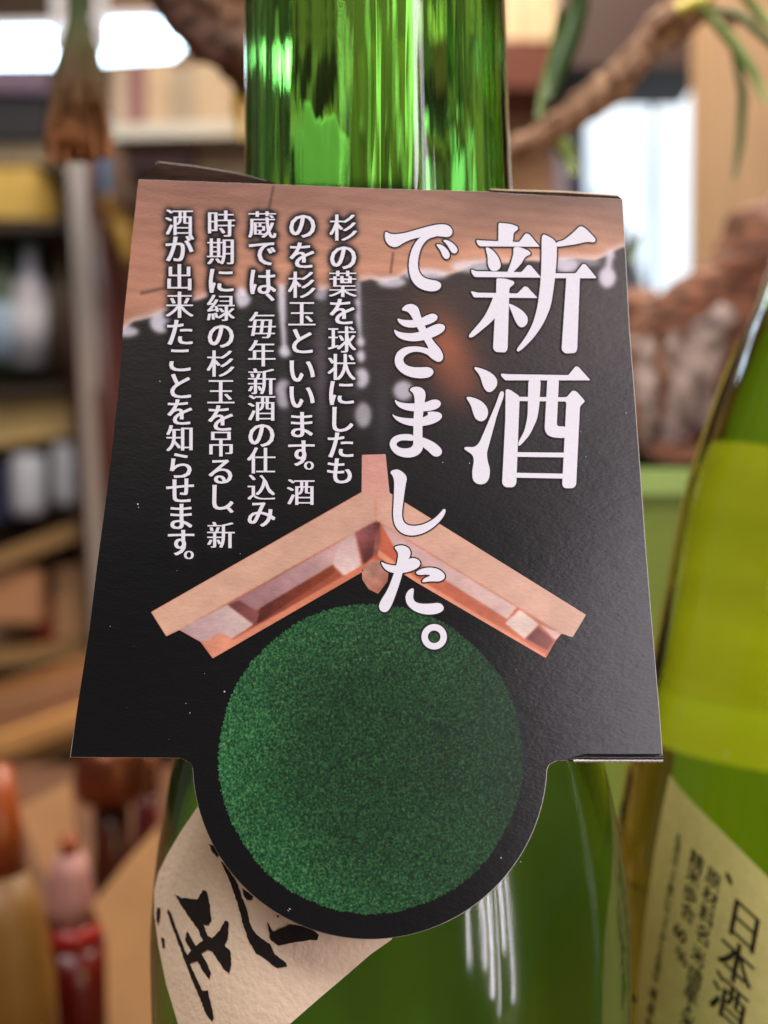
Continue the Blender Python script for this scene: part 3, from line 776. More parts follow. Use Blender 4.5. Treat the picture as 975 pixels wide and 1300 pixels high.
def surf_print(B, polys, lift, maxe=10):
    v2, tr = subdiv(*tess(polys), maxe); return [B.hit(x, y, lift) for x, y in v2], tr
m_paper = mat('washi_paper', (244,218,188), .85, .3, noise=.09, nscale=900, bump=.5, bscale=1300)
m_sumi = mat('black_brush_ink', (30,26,25), .6, .3, noise=.5, nscale=900)
lab_poly = [(253,1021),(300,1060),(360,1100),(500,1187),(497,1193),(470,1212),(440,1238),(407,1266),(368,1300),(300,1358),(268,1380),(247,1345),(226,1300),(211,1250),(201,1200),(196,1160),(196,1130),(201,1108),(215,1080),(232,1052)]
vs, tr = surf_print(B1, [lab_poly], .00012, 12)
lab1 = mesh('paper_label', vs, tr, m_paper, bot1, True); lab1['label'] = 'cream paper label pasted at an angle with black brush writing'
ez = lambda L: [(190+x/3.145, 1000+y/3.145) for x, y in L]
def rough(poly, amp=.7):
    p = clean(poly); out = []
    for i in range(len(p)):
        a_, b_ = np.array(p[i]), np.array(p[(i+1) % len(p)]); L = np.linalg.norm(b_-a_); k = max(1, int(L/3))
        for j in range(k):
            q = a_+(b_-a_)*j/k; out.append((q[0]+random.uniform(-amp, amp), q[1]+random.uniform(-amp, amp)))
    return out
inks = [
 [[(98,422),(128,440),(190,445),(212,408),(228,415),(240,470),(245,530),(235,548),(212,545),(232,590),(250,600),(280,570),(300,530),(314,535),(312,600),(298,628),(322,650),(326,710),(316,742),(290,715),(250,655),(232,645),(205,660),(228,700),(243,735),(238,765),(215,735),(190,690),(160,700),(185,755),(205,800),(212,812),(232,808),(245,870),(256,920),(248,932),(225,905),(205,850),(170,770),(145,705),(125,650),(95,570),(70,500),(72,482),(85,500),(105,560),(140,650),(150,668),(165,650),(140,605),(150,572),(165,600),(185,630),(212,612),(190,560),(160,520),(120,460)]],
 [[(28,480),(42,478),(38,520),(32,552),(26,520)]], [[(45,598),(56,600),(60,635),(50,640)]],
 [[(285,290),(320,335),(345,370),(362,420),(392,500),(400,545),(430,590),(480,625),(500,665),(545,700),(548,716),(505,718),(470,690),(425,660),(400,620),(372,545),(350,460),(322,380),(290,310)]],
 [[(235,225),(262,232),(285,262),(268,275),(248,255)]],
 [[(370,400),(395,420),(412,432),(408,448),(388,448),(375,430)]],
 [[(470,535),(492,575),(560,545),(640,560),(675,588),(668,610),(640,608),(600,615),(512,630),(482,605)]],
 [[(505,508),(520,512),(512,520)]]]
for k, poly in enumerate(inks):
    vs, tr = surf_print(B1, [rough(ez(poly[0]), .55)], .00022, 10)
    mesh('brush_stroke', vs, tr, m_sumi, lab1)

rt = [(372,132),(361,190),(367,240),(428,240),(441,193),(436,180)]
v2, tr = subdiv(*tess([rt]), 20); mt_ = thin_paper('white_board_inside', (245,245,240), .6)
mesh('rear_tab', [P(x, y, .052) for x, y in v2]+[P(x, y, .0525) for x, y in v2], tr+[tuple(reversed([i+len(v2) for i in t_])) for t_ in tr], mt_, tag_root)
# right bottle, larger, leaning slightly
m_paper2 = mat('cream_label_paper', (236,218,142), .8, .3, noise=.1, nscale=500, bump=.4, bscale=1200)
m_paper2.node_tree.nodes['Principled BSDF'].inputs['Subsurface Weight'].default_value = 0
m_ink2 = mat('dark_brown_ink', (44,30,22), .7, .3)
ry = .075; sc_r = K*(D0+ry)
def axpt(py): return P(1142-(py-1000)*.085, py, ry)
axd = (axpt(0)-axpt(1300)).normalized(); b0 = axpt(650)
bot2 = thing('sake_bottle', 'larger yellow green sake bottle at the right edge with a cream label of small print', 'bottle', axpt(1900))
def rz2(rpx, py): return (rpx*sc_r, (650-py)*sc_r/abs(axd.z)*1.0)
def sil(px, py):                  # radius from the wanted left silhouette
    a_ = axpt(py); L = abs(px-(1142-(py-1000)*.085)); return rz2(L*.972, py)
prof2 = [sil(1040,-200), sil(1037,0), sil(1026,150), sil(1003,260), sil(967,380), sil(938,450), sil(910,522), sil(886,595), sil(871,645), sil(858,707), sil(847,770), sil(833,840), sil(819,900), sil(805,960), sil(792,1020), sil(774,1120), sil(758,1250), sil(753,1300), sil(712,1800)]
prof2 = spline_prof(prof2)[::-1]
prof2 = [(.012, prof2[0][1]+.004),(prof2[0][0]-.003, prof2[0][1])]+prof2+[(.010, prof2[-1][1]+.002)]
cav2 = [(1e-4, rz2(1,215)[1]), (sil(1003,260)[0]-.008, rz2(1,212)[1])]+[(r-.0045, t) for r, t in prof2 if t > rz2(1,200)[1]][:-1]
B2 = Bottle(bot2, b0, axd, prof2, cav2, m_glass2, m_inner2)
wrap_label(B2, 'rear_label', R(8), R(172), rz2(1,978)[1], (rz2(1,760)[1], rz2(1,440)[1]), thin_paper('thin_tan_paper', (214,190,104), .72, rgb2=(186,166,84)), bot2)
wrap_label(B2, 'rear_label_band', R(8), R(172), rz2(1,1062)[1], rz2(1,979)[1], thin_paper('thin_pale_paper', (214,200,116), .72, rgb2=(204,182,98)), bot2)
lab2p = [(850,984),(862,1000),(885,1024),(915,1054),(945,1084),(975,1114),(1040,1178),(1110,1250),(1110,1420),(900,1420),(797,1420),(806,1300),(812,1230),(821,1150),(831,1080),(840,1030)]
def hit2(x, y, lift): return B2.hit(x, y, lift)
vs, tr = surf_print(B2, [lab2p], .00012, 14)
lab2 = mesh('paper_label', vs, tr, m_paper2, bot2, True); lab2['label'] = 'cream label set at a slant with columns of dark print'
def label_text(s, pos, A, size, smear, off, name='printed_character', m=m_ink2):
    V, F = [], []
    for ch, (cx, cy) in zip(s, pos):
        v_, f_, l_ = brush_char(ch, cx, cy, size, off=off, smear=smear, steps=3 if smear else 1, A=A)
        f_ = tri_faces(f_); b_ = len(V); V += [hit2(x, y, .00022+k*4e-6) for (x, y), k in zip(v_, l_)]; F += [tuple(i+b_ for i in t_) for t_ in f_]
    return mesh(name, V, F, m, lab2)
# large 日本酒: character axes in the photo: x-axis runs down right, y-axis runs down left
A = [[.86,-.19],[.80,1.0]]
label_text('日本酒', [(945,1176),(934.5,1224),(925,1273)], A, 53, .045, -.006)
def col(s, p0, p1): n_ = len(s); return s, [(p0[0]+(p1[0]-p0[0])*i/(n_-1), p0[1]+(p1[1]-p0[1])*i/(n_-1)) for i in range(n_)]
As = [[.82,-.2],[.78,1.0]]
label_text(*col('原材料名', (905.6,1116), (893,1188)), As, 23.5, .022, .0)
label_text('米（国産）・米麹', [(886.5,1214),(883,1229),(882,1241),(878,1260.6),(879,1280),(875,1283),(872,1297),(867,1321)], As, 22, .022, .0)
label_text('精米歩合', [(884.4,1094),(880,1113),(876,1136),(873,1159)], As, 22, .022, .002)
label_text('60％', [(863.6,1184),(871,1193),(865,1215)], As, 21, .04, .0)
label_text(*col('お酒は二十歳になってからお酒は', (861.5,1065), (832.5,1240)), [[.6,-.2],[.62,1.0]], 13.5, .02, -.002)
label_text(*col('適量を', (829,1262), (823,1300)), [[.6,-.2],[.62,1.0]], 15, .04, .0)
mk = mesh('printed_mark', *surf_print(B2, [[(921,1107),(926,1110),(930,1120),(928,1125),(924,1118),(922,1114)]], .0002, 8), m_ink2, lab2)

# ------------------------------------------------------------------ counter, planter and driftwood behind
m_counter = mat('brown_counter_wood', (84,52,32), .45, noise=1, nscale=6, rgb2=(108,68,40), stretch=(1,8,1), bump=.2, bscale=60)
zc = -.2355
tag(mesh('counter', *hexa([Vector(v) for v in ((-1.1,-.3,zc),(1.6,-.3,zc),(1.6,.95,zc),(-1.1,.95,zc),(-1.1,-.3,zc-.04),(1.6,-.3,zc-.04),(1.6,.95,zc-.04),(-1.1,.95,zc-.04))]), m_counter), kind='structure')
m_pl = mat('painted_green_wood', (112,128,34), .6, noise=.2, nscale=30, stretch=(1,1,8), bump=.3, bscale=100)
m_rim = mat('pale_green_rim', (146,172,84), .55, noise=.15, nscale=30)
YP = .30
pl = thing('planter_box', 'olive green planter box with a pale rim behind the bottles holding driftwood', 'planter', P(700, 1000, YP))
def wbox(name, x0, x1, y0, y1, z0, z1, m, parent=None):
    vs_ = [(x0,y0,z0),(x1,y0,z0),(x1,y1,z0),(x0,y1,z0),(x0,y0,z1),(x1,y0,z1),(x1,y1,z1),(x0,y1,z1)]
    return mesh(name, [Vector(v) for v in vs_], [(3,2,1,0),(4,5,6,7),(0,1,5,4),(1,2,6,5),(2,3,7,6),(3,0,4,7)], m, parent)
xl = P(690, 0, YP).x; xr = P(2700, 0, YP).x; zt = P(0, 594, YP).z; zr = P(0, 632, YP).z
wbox('front_board', xl, xr, YP+.004, YP+.016, zc, zr+.001, m_pl, pl); wbox('back_board', xl, xr, YP+.188, YP+.2, zc, zr+.001, m_pl, pl)
wbox('side_board', xl, xl+.012, YP+.0161, YP+.1879, zc, zr+.001, m_pl, pl); wbox('side_board', xr-.012, xr, YP+.0161, YP+.1879, zc, zr+.001, m_pl, pl)
wbox('rim_board', xl-.004, xr+.004, YP, YP+.018, zr+.0012, zt, m_rim, pl); wbox('rim_board', xl-.004, xr+.004, YP+.186, YP+.204, zr+.0012, zt, m_rim, pl)
# soil
vs, fs = [], []; nx_, ny_ = 60, 24
for j in range(ny_+1):
    for i in range(nx_+1):
        vs.append(Vector((xl+.013+(xr-xl-.026)*i/nx_, YP+.0185+.167*j/ny_, zt+.004+random.uniform(-.003,.006)+.012*math.sin(j/ny_*3.14))))
for j in range(ny_):
    for i in range(nx_): a_ = j*(nx_+1)+i; fs.append((a_, a_+1, a_+nx_+2, a_+nx_+1))
tag(mesh('soil', vs, fs, mat('dark_bark_soil', (48,28,18), .9, noise=1, nscale=60, rgb2=(110,60,34))), 'dark brown bark soil filling the green planter box', 'soil', kind='stuff')
m_drift = mat('reddish_driftwood', (62,34,22), .75, noise=1, nscale=110, rgb2=(158,98,66), stretch=(1,1,2.5), bump=.8, bscale=60)
m_grey = mat('weathered_grey_root', (70,52,44), .8, noise=1, nscale=110, rgb2=(206,180,168), bump=.8, bscale=70)
dw = thing('driftwood', 'reddish brown driftwood trunk with a weathered grey root in the planter', 'driftwood', P(880, 560, .38))
tube('trunk', [P(835,580,.40),P(880,440,.385),P(935,370,.38),P(1010,285,.38),P(1110,190,.40)], [.030,.026,.020,.022,.022], m_drift, dw, 14, .16)
tube('root', [P(800,440,.375),P(835,480,.365),P(868,500,.37),P(890,430,.36),P(925,395,.36)], [.007,.010,.010,.008,.006], m_grey, dw, 12, .18)
tube('root', [P(815,560,.37),P(845,520,.355),P(868,480,.35),P(862,440,.35)], [.014,.013,.010,.006], m_grey, dw, 12, .18)
random.seed(31)
for k in range(9):
    x0 = 800+k*12; y0 = 560-random.uniform(0,50); dx = random.uniform(-18,34)
    tube('root', [P(x0-6,y0+18,.335+.004*k),P(x0+dx*.2,y0-28,.33+.004*k),P(x0+dx*.6+random.uniform(-8,8),y0-66,.332+.004*k),P(x0+dx+10,y0-100-random.uniform(0,30),.34+.004*k)], [.0058,.0048,.0042,.0025], m_grey if k % 3 else m_drift, dw, 9, .12)
tube('knot', [P(780,395,.42),P(825,420,.41),P(860,470,.40)], [.012,.016,.016], m_drift, dw, 12, .2)
m_branch = mat('lichen_branch', (96,60,42), .8, noise=1, nscale=260, rgb2=(206,160,122), bump=.8, bscale=80)
br = thing('pine_branch', 'thin knobbly branch slanting up behind the neck of the central bottle', 'branch', P(650, 190, .28))
tube('stem', [P(560,230,.30),P(660,188,.28),P(712,158,.27),P(760,126,.265),P(800,88,.26),P(832,48,.26),P(872,4,.26),P(910,-60,.26)], [.0045,.0046,.0050,.0062,.0058,.0064,.0075,.008], m_branch, br, 12, .16)
tube('twig', [P(832,50,.26),P(850,28,.25),P(885,12,.24),P(935,30,.24)], [.004,.003,.003,.002], m_branch, br, 8, .1)
m_leaf = mat('olive_green_leaf', (84,112,44), .5, noise=.6, nscale=30, rgb2=(140,160,80)); m_leafd = mat('dark_green_leaf', (58,84,34), .5, noise=.5, nscale=30)
m_yel = mat('yellow_bud', (200,180,50), .6)
def leaf(pts, wpx, y, m, parent, name='leaf'):
    q = [P(a_, b_, y+.004*math.sin(i)) for i, (a_, b_) in enumerate(pts)]; vs, fs = [], []; n_ = len(q)
    for i, p in enumerate(q):
        d = (q[min(i+1,n_-1)]-q[max(i-1,0)]).normalized(); u = d.cross(Vector((0,1,0))).normalized()
        ww = wpx*K*(D0+y)*.5*(math.sin(math.pi*(i+.45)/(n_-.1)))**.7
        vs += [p-u*ww, p+Vector((0,-ww*.35,0)), p+u*ww, p+Vector((0,ww*.1,0))]
    for i in range(n_-1):
        a_ = i*4
        for k in range(4): k2 = (k+1) % 4; fs.append((a_+k, a_+k2, a_+4+k2, a_+4+k))
    fs.append((0,1,2,3)); fs.append((a_+7,a_+6,a_+5,a_+4))
    return mesh(name, vs, fs, m, parent, True)
leaf([(742,-30),(735,10),(722,50),(708,90),(696,125)], 30, .20, m_leafd, br); leaf([(712,10),(706,60),(692,110),(684,150)], 16, .21, m_leaf, br)
leaf([(885,5),(905,25),(935,60),(958,95),(972,130)], 17, .20, m_leaf, br); leaf([(918,30),(934,70),(943,120),(940,180),(932,228)], 12, .21, m_leafd, br)
leaf([(900,10),(940,20),(985,60),(1010,110)], 14, .20, m_leafd, br); leaf([(940,-10),(965,20),(990,40)], 16, .2, m_leaf, br)
leaf([(700,160),(712,180),(722,200),(728,222)], 22, .3, m_leaf, br); leaf([(812,296),(806,315),(798,334)], 10, .26, m_leaf, br)
leaf([(858,12),(880,4),(905,-2)], 22, .22, m_yel, br, 'bud')
db = thing('dark_branch', 'dark gnarled branch crossing behind the left side of the bottle neck', 'branch', P(240, 0, .30))
tube('stem', [P(190,-50,.30),P(232,8,.30),P(262,48,.30),P(300,78,.30),P(345,120,.32),P(380,190,.34)], [.008,.0095,.009,.008,.008,.007], mat('dark_bark', (48,30,22), .85, noise=1, nscale=200, rgb2=(124,84,62), bump=1, bscale=70), db, 12, .2)
tube('side_stem', [P(300,-40,.31),P(290,10,.31),P(300,50,.31),P(312,90,.31)], [.010,.012,.009,.007], m_branch, db, 12, .2)
# yellow leaf by the neck
yl_ = leaf([(300,92),(304,110),(302,135),(306,178)], 17, .34, mat('yellow_leaf', (206,160,40), .6), db)
leaf([(292,84),(298,98),(304,118)], 18, .33, m_leaf, db)

# hanging dried husk
hk = thing('dried_husk', 'hanging dried husk, green at its stem and orange brown at its frayed tip', 'ornament', P(105, 60, .17))
lathe_pts = [(9,-80),(9,-10),(11,20),(14,40),(23,60),(30,90),(34,125),(38,160),(40,186),(36,196)]
def zc_(py): return (650-py)*K*(D0+.17)
mh = bpy.data.materials.new('husk'); mh.use_nodes = True; nt = mh.node_tree; b = nt.nodes['Principled BSDF']; b.inputs['Roughness'].default_value = .8
tc = nt.nodes.new('ShaderNodeTexCoord'); sp = nt.nodes.new('ShaderNodeSeparateXYZ'); r_ = nt.nodes.new('ShaderNodeValToRGB')
mr = nt.nodes.new('ShaderNodeMapRange'); mr.inputs[1].default_value = -.028; mr.inputs[2].default_value = .012
nt.links.new(tc.outputs['Object'], sp.inputs[0]); nt.links.new(sp.outputs[2], mr.inputs[0]); nt.links.new(mr.outputs[0], r_.inputs[0])
e = r_.color_ramp.elements; e[0].position = .0; e[0].color = lin((138,82,38))+(1,); e[1].position = 1; e[1].color = lin((62,82,36))+(1,); q_ = e.new(.45); q_.color = lin((92,68,34))+(1,)
nt.links.new(r_.outputs[0], b.inputs['Base Color'])
cx_ = P(100, 0, .17).x
vs, fs = lathe_vf(capped([(r*K*(D0+.17), zc_(py)) for r, py in reversed(lathe_pts)]), (cx_, .17, 0), (0,0,1), 20)
vs = [v+Vector((random.uniform(-1,1), random.uniform(-1,1), 0))*.0009 for v in vs]
o = mesh('husk_body', vs, fs, mh, hk, True)
for k in range(34):
    a_ = k*.9; x = 62+k*2.3
    leaf([(100+(x-100)*.6, 120+random.uniform(-20,20)),(x, 165),(x+random.uniform(-3,3)+(x-100)*.08, 198+random.uniform(0,9)*(1.6 if x < 90 else .5))], 7, .165+.006*math.cos(a_), mh, hk, 'husk_fibre')

# ------------------------------------------------------------------ the bottles lower left, out of focus on the counter
def simple_bottle(name, label, cx, depth, segs, group=None, tilt=0.0, cat='bottle'):
    """segs: (part name, material, [(r_px, py)...])"""
    s_ = K*(D0+depth); x = P(cx, 0, depth).x
    ymax = max(py for _, _, pr in segs for _, py in pr)
    r0 = thing(name, label, cat, (x, depth, (650-ymax)*s_), group)
    for (pn, m_, pr) in segs:
        pr_ = [(r*s_, (650-py)*s_) for r, py in pr]
        lathe(pn, pr_, (x, depth, 0), m_, r0, (math.sin(tilt), 0, math.cos(tilt)), 28)
    return r0
def py_of(z, depth): return 650-z/(K*(D0+depth))
m_copper = mat('copper_foil', (104,52,30), .35, metal=.6, noise=.5, nscale=60); m_cream = mat('cream_wrapping', (220,166,116), .8, noise=.2, nscale=30)
m_maroon = mat('maroon_glass', (92,14,14), .25); m_redf = mat('red_band', (150,24,20), .3); m_pinks = mat('pink_white_seal', (150,104,98), .7, noise=.4, nscale=60)
m_brown = mat('brown_red_glass', (70,28,18), .2); m_orange = mat('orange_foil', (124,54,20), .3, noise=.8, nscale=60, stretch=(1,1,.3)); m_gold = mat('gold_label', (112,74,28), .5, noise=.6, nscale=40)
m_dark = mat('dark_glass', (34,22,18), .2); m_lilac = mat('lilac_band', (150,110,130), .6)
simple_bottle('copper_capped_bottle', 'brown bottle with a copper foil cap just left of the central bottle', 142, .42, [
  ('foil_cap', m_copper, [(40,940),(46,962),(47,1000),(40,1016)]), ('neck', m_brown, [(22,1016.5),(23,1080),(26,1130)]), ('band', m_lilac, [(27,1130.5),(32,1175),(34,1228)]), ('body', m_dark, [(35,1228.5),(38,1300),(38,py_of(zc,.42)-.5)])])
simple_bottle('red_glass_bottle', 'deep red bottle half hidden between the copper capped bottle and the central bottle', 186, .46, [
  ('cap', m_copper, [(15,955),(16,1004)]), ('neck', m_maroon, [(14,1004.5),(16,1060),(30,1120)]), ('body', m_maroon, [(31,1120.5),(34,1200),(34,py_of(zc,.46)-.5)])])
simple_bottle('maroon_bottle', 'maroon bottle with a pink and white seal on its shoulder at lower left', 66, .33, [
  ('foil_cap', m_orange, [(11,1062),(11,1085)]), ('seal', m_pinks, [(20,1085.5),(26,1112),(31,1145),(33,1172)]), ('red_band', m_redf, [(34,1172.5),(38,1200)]), ('body', m_maroon, [(38,1200.5),(42,1240),(42,py_of(zc,.33)-.5)])], tilt=-.05)
simple_bottle('gold_label_bottle', 'orange capped bottle with a gold label in the lower left corner', -36, .28, [
  ('foil_cap', m_orange, [(24,975),(30,1050),(33,1110)]), ('body', m_gold, [(35,1110.5),(50,1170),(56,1240),(56,py_of(zc,.28)-.5)])], tilt=-.08)
m_seal = mat('red_print_paper', (196,70,50), .7)
tag(slab('paper_tag', [(22,1028),(89,994),(96,1062),(118,1134),(98,1156),(66,1134)], .40, .002, m_cream), 'cream paper tag hanging slanted above the maroon bottle', 'paper tag')
tag(slab('paper_tag', [(202,1048),(160,1094),(116,1150),(134,1190),(138,1420),(214,1420),(210,1200)], .31, .002, m_cream), 'large cream paper tag hanging beside the left edge of the central bottle', 'paper tag')
# low shelf front with wooden bars rising to the right
m_bar = mat('pale_wood_bar', (196,142,84), .5, noise=.3, nscale=12, stretch=(1,6,6)); m_bard = mat('dark_brown_board', (72,40,26), .6)
m_barm = mat('mid_brown_wood', (150,104,62), .55, noise=.3, nscale=12)
rk = thing('display_table', 'slanting pale wood display table edge behind the left bottles', 'table', P(60, 960, 1.0))
slab('table_edge', [(-60,986),(-60,958),(330,818),(330,842)], 1.0, .08, m_bar, rk)
slab('table_apron', [(-60,1006),(-60,987),(330,843),(330,862)], 1.01, .05, m_barm, rk)
slab('table_top', [(-60,957),(-60,914),(330,790),(330,817)], 1.06, .3, mat('dull_brown_top', (124,92,68), .6, noise=.3, nscale=12), rk)
slab('rail', [(-60,913),(-60,888),(330,760),(330,780)], 1.12, .03, m_barm, rk)
slab('lower_board', [(-60,1075),(-60,1007),(140,937),(140,1000)], 1.04, .05, mat('blackish_brown_board', (44,24,16), .7), rk)  # blackish brown board below the apron
slab('table_leg', [(-60,1500),(-60,1008),(100,951),(100,1500)], 1.05, .05, m_bard, rk)

# ------------------------------------------------------------------ the glass fronted case, far left
YB = 2.5
m_casedark = mat('dark_case_inside', (58,44,34), .8, noise=.4, nscale=3); m_shelf = mat('tan_shelf_edge', (176,134,86), .6); m_post = mat('grey_metal_post', (164,148,138), .4); m_mar = mat('maroon_post', (104,46,42), .5)
case = thing('display_case', 'tall glazed display case of shelves with bottles at the left', 'display case', P(60, 1000, YB))
slab('back_board', [(-400,1200),(-400,-300),(150,-300),(150,1200)], YB+.45, .03, m_casedark, case)
slab('shelf', [(-400,860),(-400,800),(-20,706),(130,650),(130,672),(-20,728)], YB+.02, .35, m_shelf, case)
slab('shelf', [(-400,540),(-400,515),(140,482),(140,496)], YB+.03, .4, m_casedark, case)
slab('shelf', [(-400,300),(-400,285),(95,278),(95,290)], YB+.03, .4, m_casedark, case)
slab('shelf', [(-400,890),(-400,870),(110,815),(110,832)], YB+.03, .4, m_shelf, case)
slab('post', [(124,900),(86,200),(86,-200),(106,-200),(108,200),(146,900)], YB-.1, .04, m_post, case)
def goods(name, label, cat, quad, depth, thick, c, rough=.7, group='goods on the case shelves'):
    o = slab(name, quad, depth, thick, mat('goods_colour', c, rough, noise=.25, nscale=14))
    return tag(o, label, cat, group)
def sb(label, cx, top, bot, r, cb, ccap, depth=YB+.15, clab=None, nm='shelf_bottle'):
    h = bot-top
    segs = [('cap', mat('cap_colour', ccap, .5), [(r*.4, top),(r*.42, top+h*.1)]), ('body', mat('glass_colour', cb, .4), [(r*.36, top+h*.101),(r*.42, top+h*.26),(r*.95, top+h*.42),(r, top+h*.5),(r, bot-.01*h)])]
    if clab: segs.append(('label_band', mat('label_colour', clab, .7), [(r*1.04, top+h*.52),(r*1.04, top+h*.9)]))
    return simple_bottle(nm, label, cx, depth, segs, 'bottles in the glazed case')
goods('gift_box', 'yellow box on the upper shelf at the far left', 'box', [(-40,276),(-40,214),(43,212),(45,276)], YB+.1, .2, (196,160,80))
sb('pale lavender bottle with a teal cap on the second shelf', 38, 298, 470, 24, (196,188,196), (70,140,110), clab=(206,200,208))
sb('dark green bottle with a pale blue label at the far left edge', 4, 285, 480, 24, (60,74,50), (40,90,36), clab=(150,170,190))
sb('olive brown bottle beside the grey post on the second shelf', 78, 300, 480, 16, (84,66,42), (100,60,40))
goods('gift_box', 'wide yellow beige box on the third shelf of the case', 'box', [(-60,575),(-60,512),(98,496),(108,548)], YB+.08, .2, (206,172,112))
for cx, c, lb in ((36,(206,206,216),'left white cup on the case shelf below the beige box'),(89,(212,212,220),'right white cup on the case shelf beside the post')):
    simple_bottle('sake_cup', lb, cx, YB+.06, [('cup', mat('white_glazed_cup', c, .3), [(19,578-cx*.25+8),(22,583-cx*.25+8),(22,640-cx*.25+12),(18,652-cx*.25+12)])], 'white cups on the shelf', cat='cup')
goods('blue_box', 'dark blue box at the left edge beside the white cups', 'box', [(-40,670),(-40,590),(8,588),(8,660)], YB+.1, .2, (44,48,84))
for k, (x0, x1, y0, y1, c, lb) in enumerate((( -20,52,722,790,(200,140,100),'pink and orange packet on the lower shelf at the left edge'),(70,124,716,812,(196,150,110),'tan packet on the lower shelf beside the tag'),(44,70,760,822,(186,76,56),'small red packet between pale packets on the lower shelf'),(-20,44,792,850,(206,180,140),'cream packet under the pink packet at the left edge'))):
    goods('packet', lb, 'packet', [(x0,y1),(x0,y0+3),(x1,y0),(x1,y1)], YB+.05+k*.06, .05, c)
for k, cx in enumerate((10, 48, 92)):
    simple_bottle('dark_jar', 'dark jar with pale lid %s of the row under the tan shelf' % ('first','second','third')[k], cx, YB+.25, [('jar', mat('dark_jar_glass', (40,28,22), .3), [(17,694),(17,722-cx*.05)]), ('lid', mat('pale_lid', (120,86,66), .5), [(8,684-cx*.12),(8,690)])], 'dark jars on the lower shelf', cat='jar')
goods('carton', 'pale purple carton on the top shelf under the light', 'carton', [(-40,116),(-40,86),(58,86),(58,116)], YB+.1, .2, (110,92,112))
goods('carton', 'dark carton under the pale purple carton', 'carton', [(-40,176),(-40,118),(58,118),(58,176)], YB+.12, .2, (38,36,42))
goods('carton', 'grey brown carton above the yellow box', 'carton', [(-40,210),(-40,178),(60,178),(60,208)], YB+.14, .2, (128,112,92))
# dark bottle right of the case post, blue banner and gold ornament behind it
simple_bottle('leaning_bottle', 'dark maroon bottle leaning behind the grey post left of the tag', 146, YB-.02, [
  ('neck', mat('maroon_neck', (112,52,48), .35), [(11,150),(12,262)]), ('body', mat('maroon_brown_glass', (84,40,32), .3), [(12.5,262.5),(20,300),(32,350),(42,400),(46,500),(46,1000)])], tilt=-.07)
tag(slab('banner', [(122,248),(123,150),(150,150),(151,248)], YB+.1, .02, mat('sky_blue_cloth', (112,166,214), .8, noise=.15, nscale=6)), 'narrow sky blue banner left of the tag top', 'banner')
tag(tube('ornament', [P(143,246,YB+.1),P(146,262,YB+.1),P(151,282,YB+.1),P(160,305,YB+.1),P(166,330,YB+.1)], [.022,.026,.024,.024,.018], mat('gold_ornament', (240,180,86), .4, noise=.3, nscale=10), None, 10, .12), 'gold ornament curving under the blue banner', 'ornament')
# shelf of boxes behind the neck
m_wallb = mat('beige_wall', (150,120,92), .9, noise=.15, nscale=2)
tag(slab('back_wall', [(-900,1900),(-900,-700),(1900,-700),(1900,1900)], 4.2, .05, mat('brown_back_wall', (96,66,46), .9, noise=.3, nscale=2)), kind='structure')
sh = thing('wall_shelf', 'pale wall shelf holding beige cartons behind the left of the bottle neck', 'shelf', P(230, 170, 2.2))
slab('shelf_board', [(140,176),(140,158),(380,150),(380,170)], 2.2, .3, mat('pale_shelf', (176,160,140), .6), sh)
slab('shelf_back', [(140,260),(140,-40),(640,-40),(640,260)], 2.55, .02, mat('shelf_back_board', (104,78,62), .8), sh)
for k, (x0, x1, y0, c, lb) in enumerate(((144,160,82,(140,116,92),'narrow beige carton at the left end of the wall shelf'),(160.5,184,80,(104,62,58),'dusty maroon carton second on the wall shelf'),(184.5,214,78,(150,122,92),'beige carton third on the wall shelf'),(214.5,246,84,(126,108,86),'grey beige carton fourth on the wall shelf'),(246.5,300,76,(150,126,98),'wide pale carton fifth on the wall shelf'),(301,380,70,(134,108,80),'tan carton at the right end of the wall shelf behind the neck'))):
    goods('shelf_carton', lb, 'carton', [(x0,157.5),(x0,y0),(x1,y0),(x1,157)], 2.22+.01*k, .2, c, group='cartons on the wall shelf')
for k, (x0, x1, y0, c, lb) in enumerate(((384,420,60,(96,64,34),'brown carton seen through the left half of the green bottle neck'),(421,452,20,(104,92,44),'olive tan carton seen through the middle of the green bottle neck'),(453,486,70,(70,54,30),'dark carton seen through the middle of the green bottle neck'),(487,516,10,(110,86,50),'tall tan carton seen through the bottle neck right of its middle'),(517,549,-30,(240,240,236),'white carton seen through the right half of the green bottle neck'),(550,590,50,(120,96,50),'brown carton right of the white one behind the bottle neck'),(591,636,0,(60,70,34),'dark green carton behind the right edge of the bottle neck'))):
    goods('shelf_carton', lb, 'carton', [(x0,236),(x0,y0),(x1,y0),(x1,236)], 2.22+.006*k, .15, c, group='cartons behind the bottle neck')
goods('dark_basket', 'dark reddish basket under the wall shelf left of the neck', 'basket', [(158,214),(158,184),(244,182),(244,214)], 2.25, .2, (82,50,44), group=None)
goods('pale_sack', 'pale sack below the wall shelf beside the bottle neck', 'sack', [(246,240),(246,182),(340,182),(340,240)], 2.3, .2, (176,150,118), group=None)
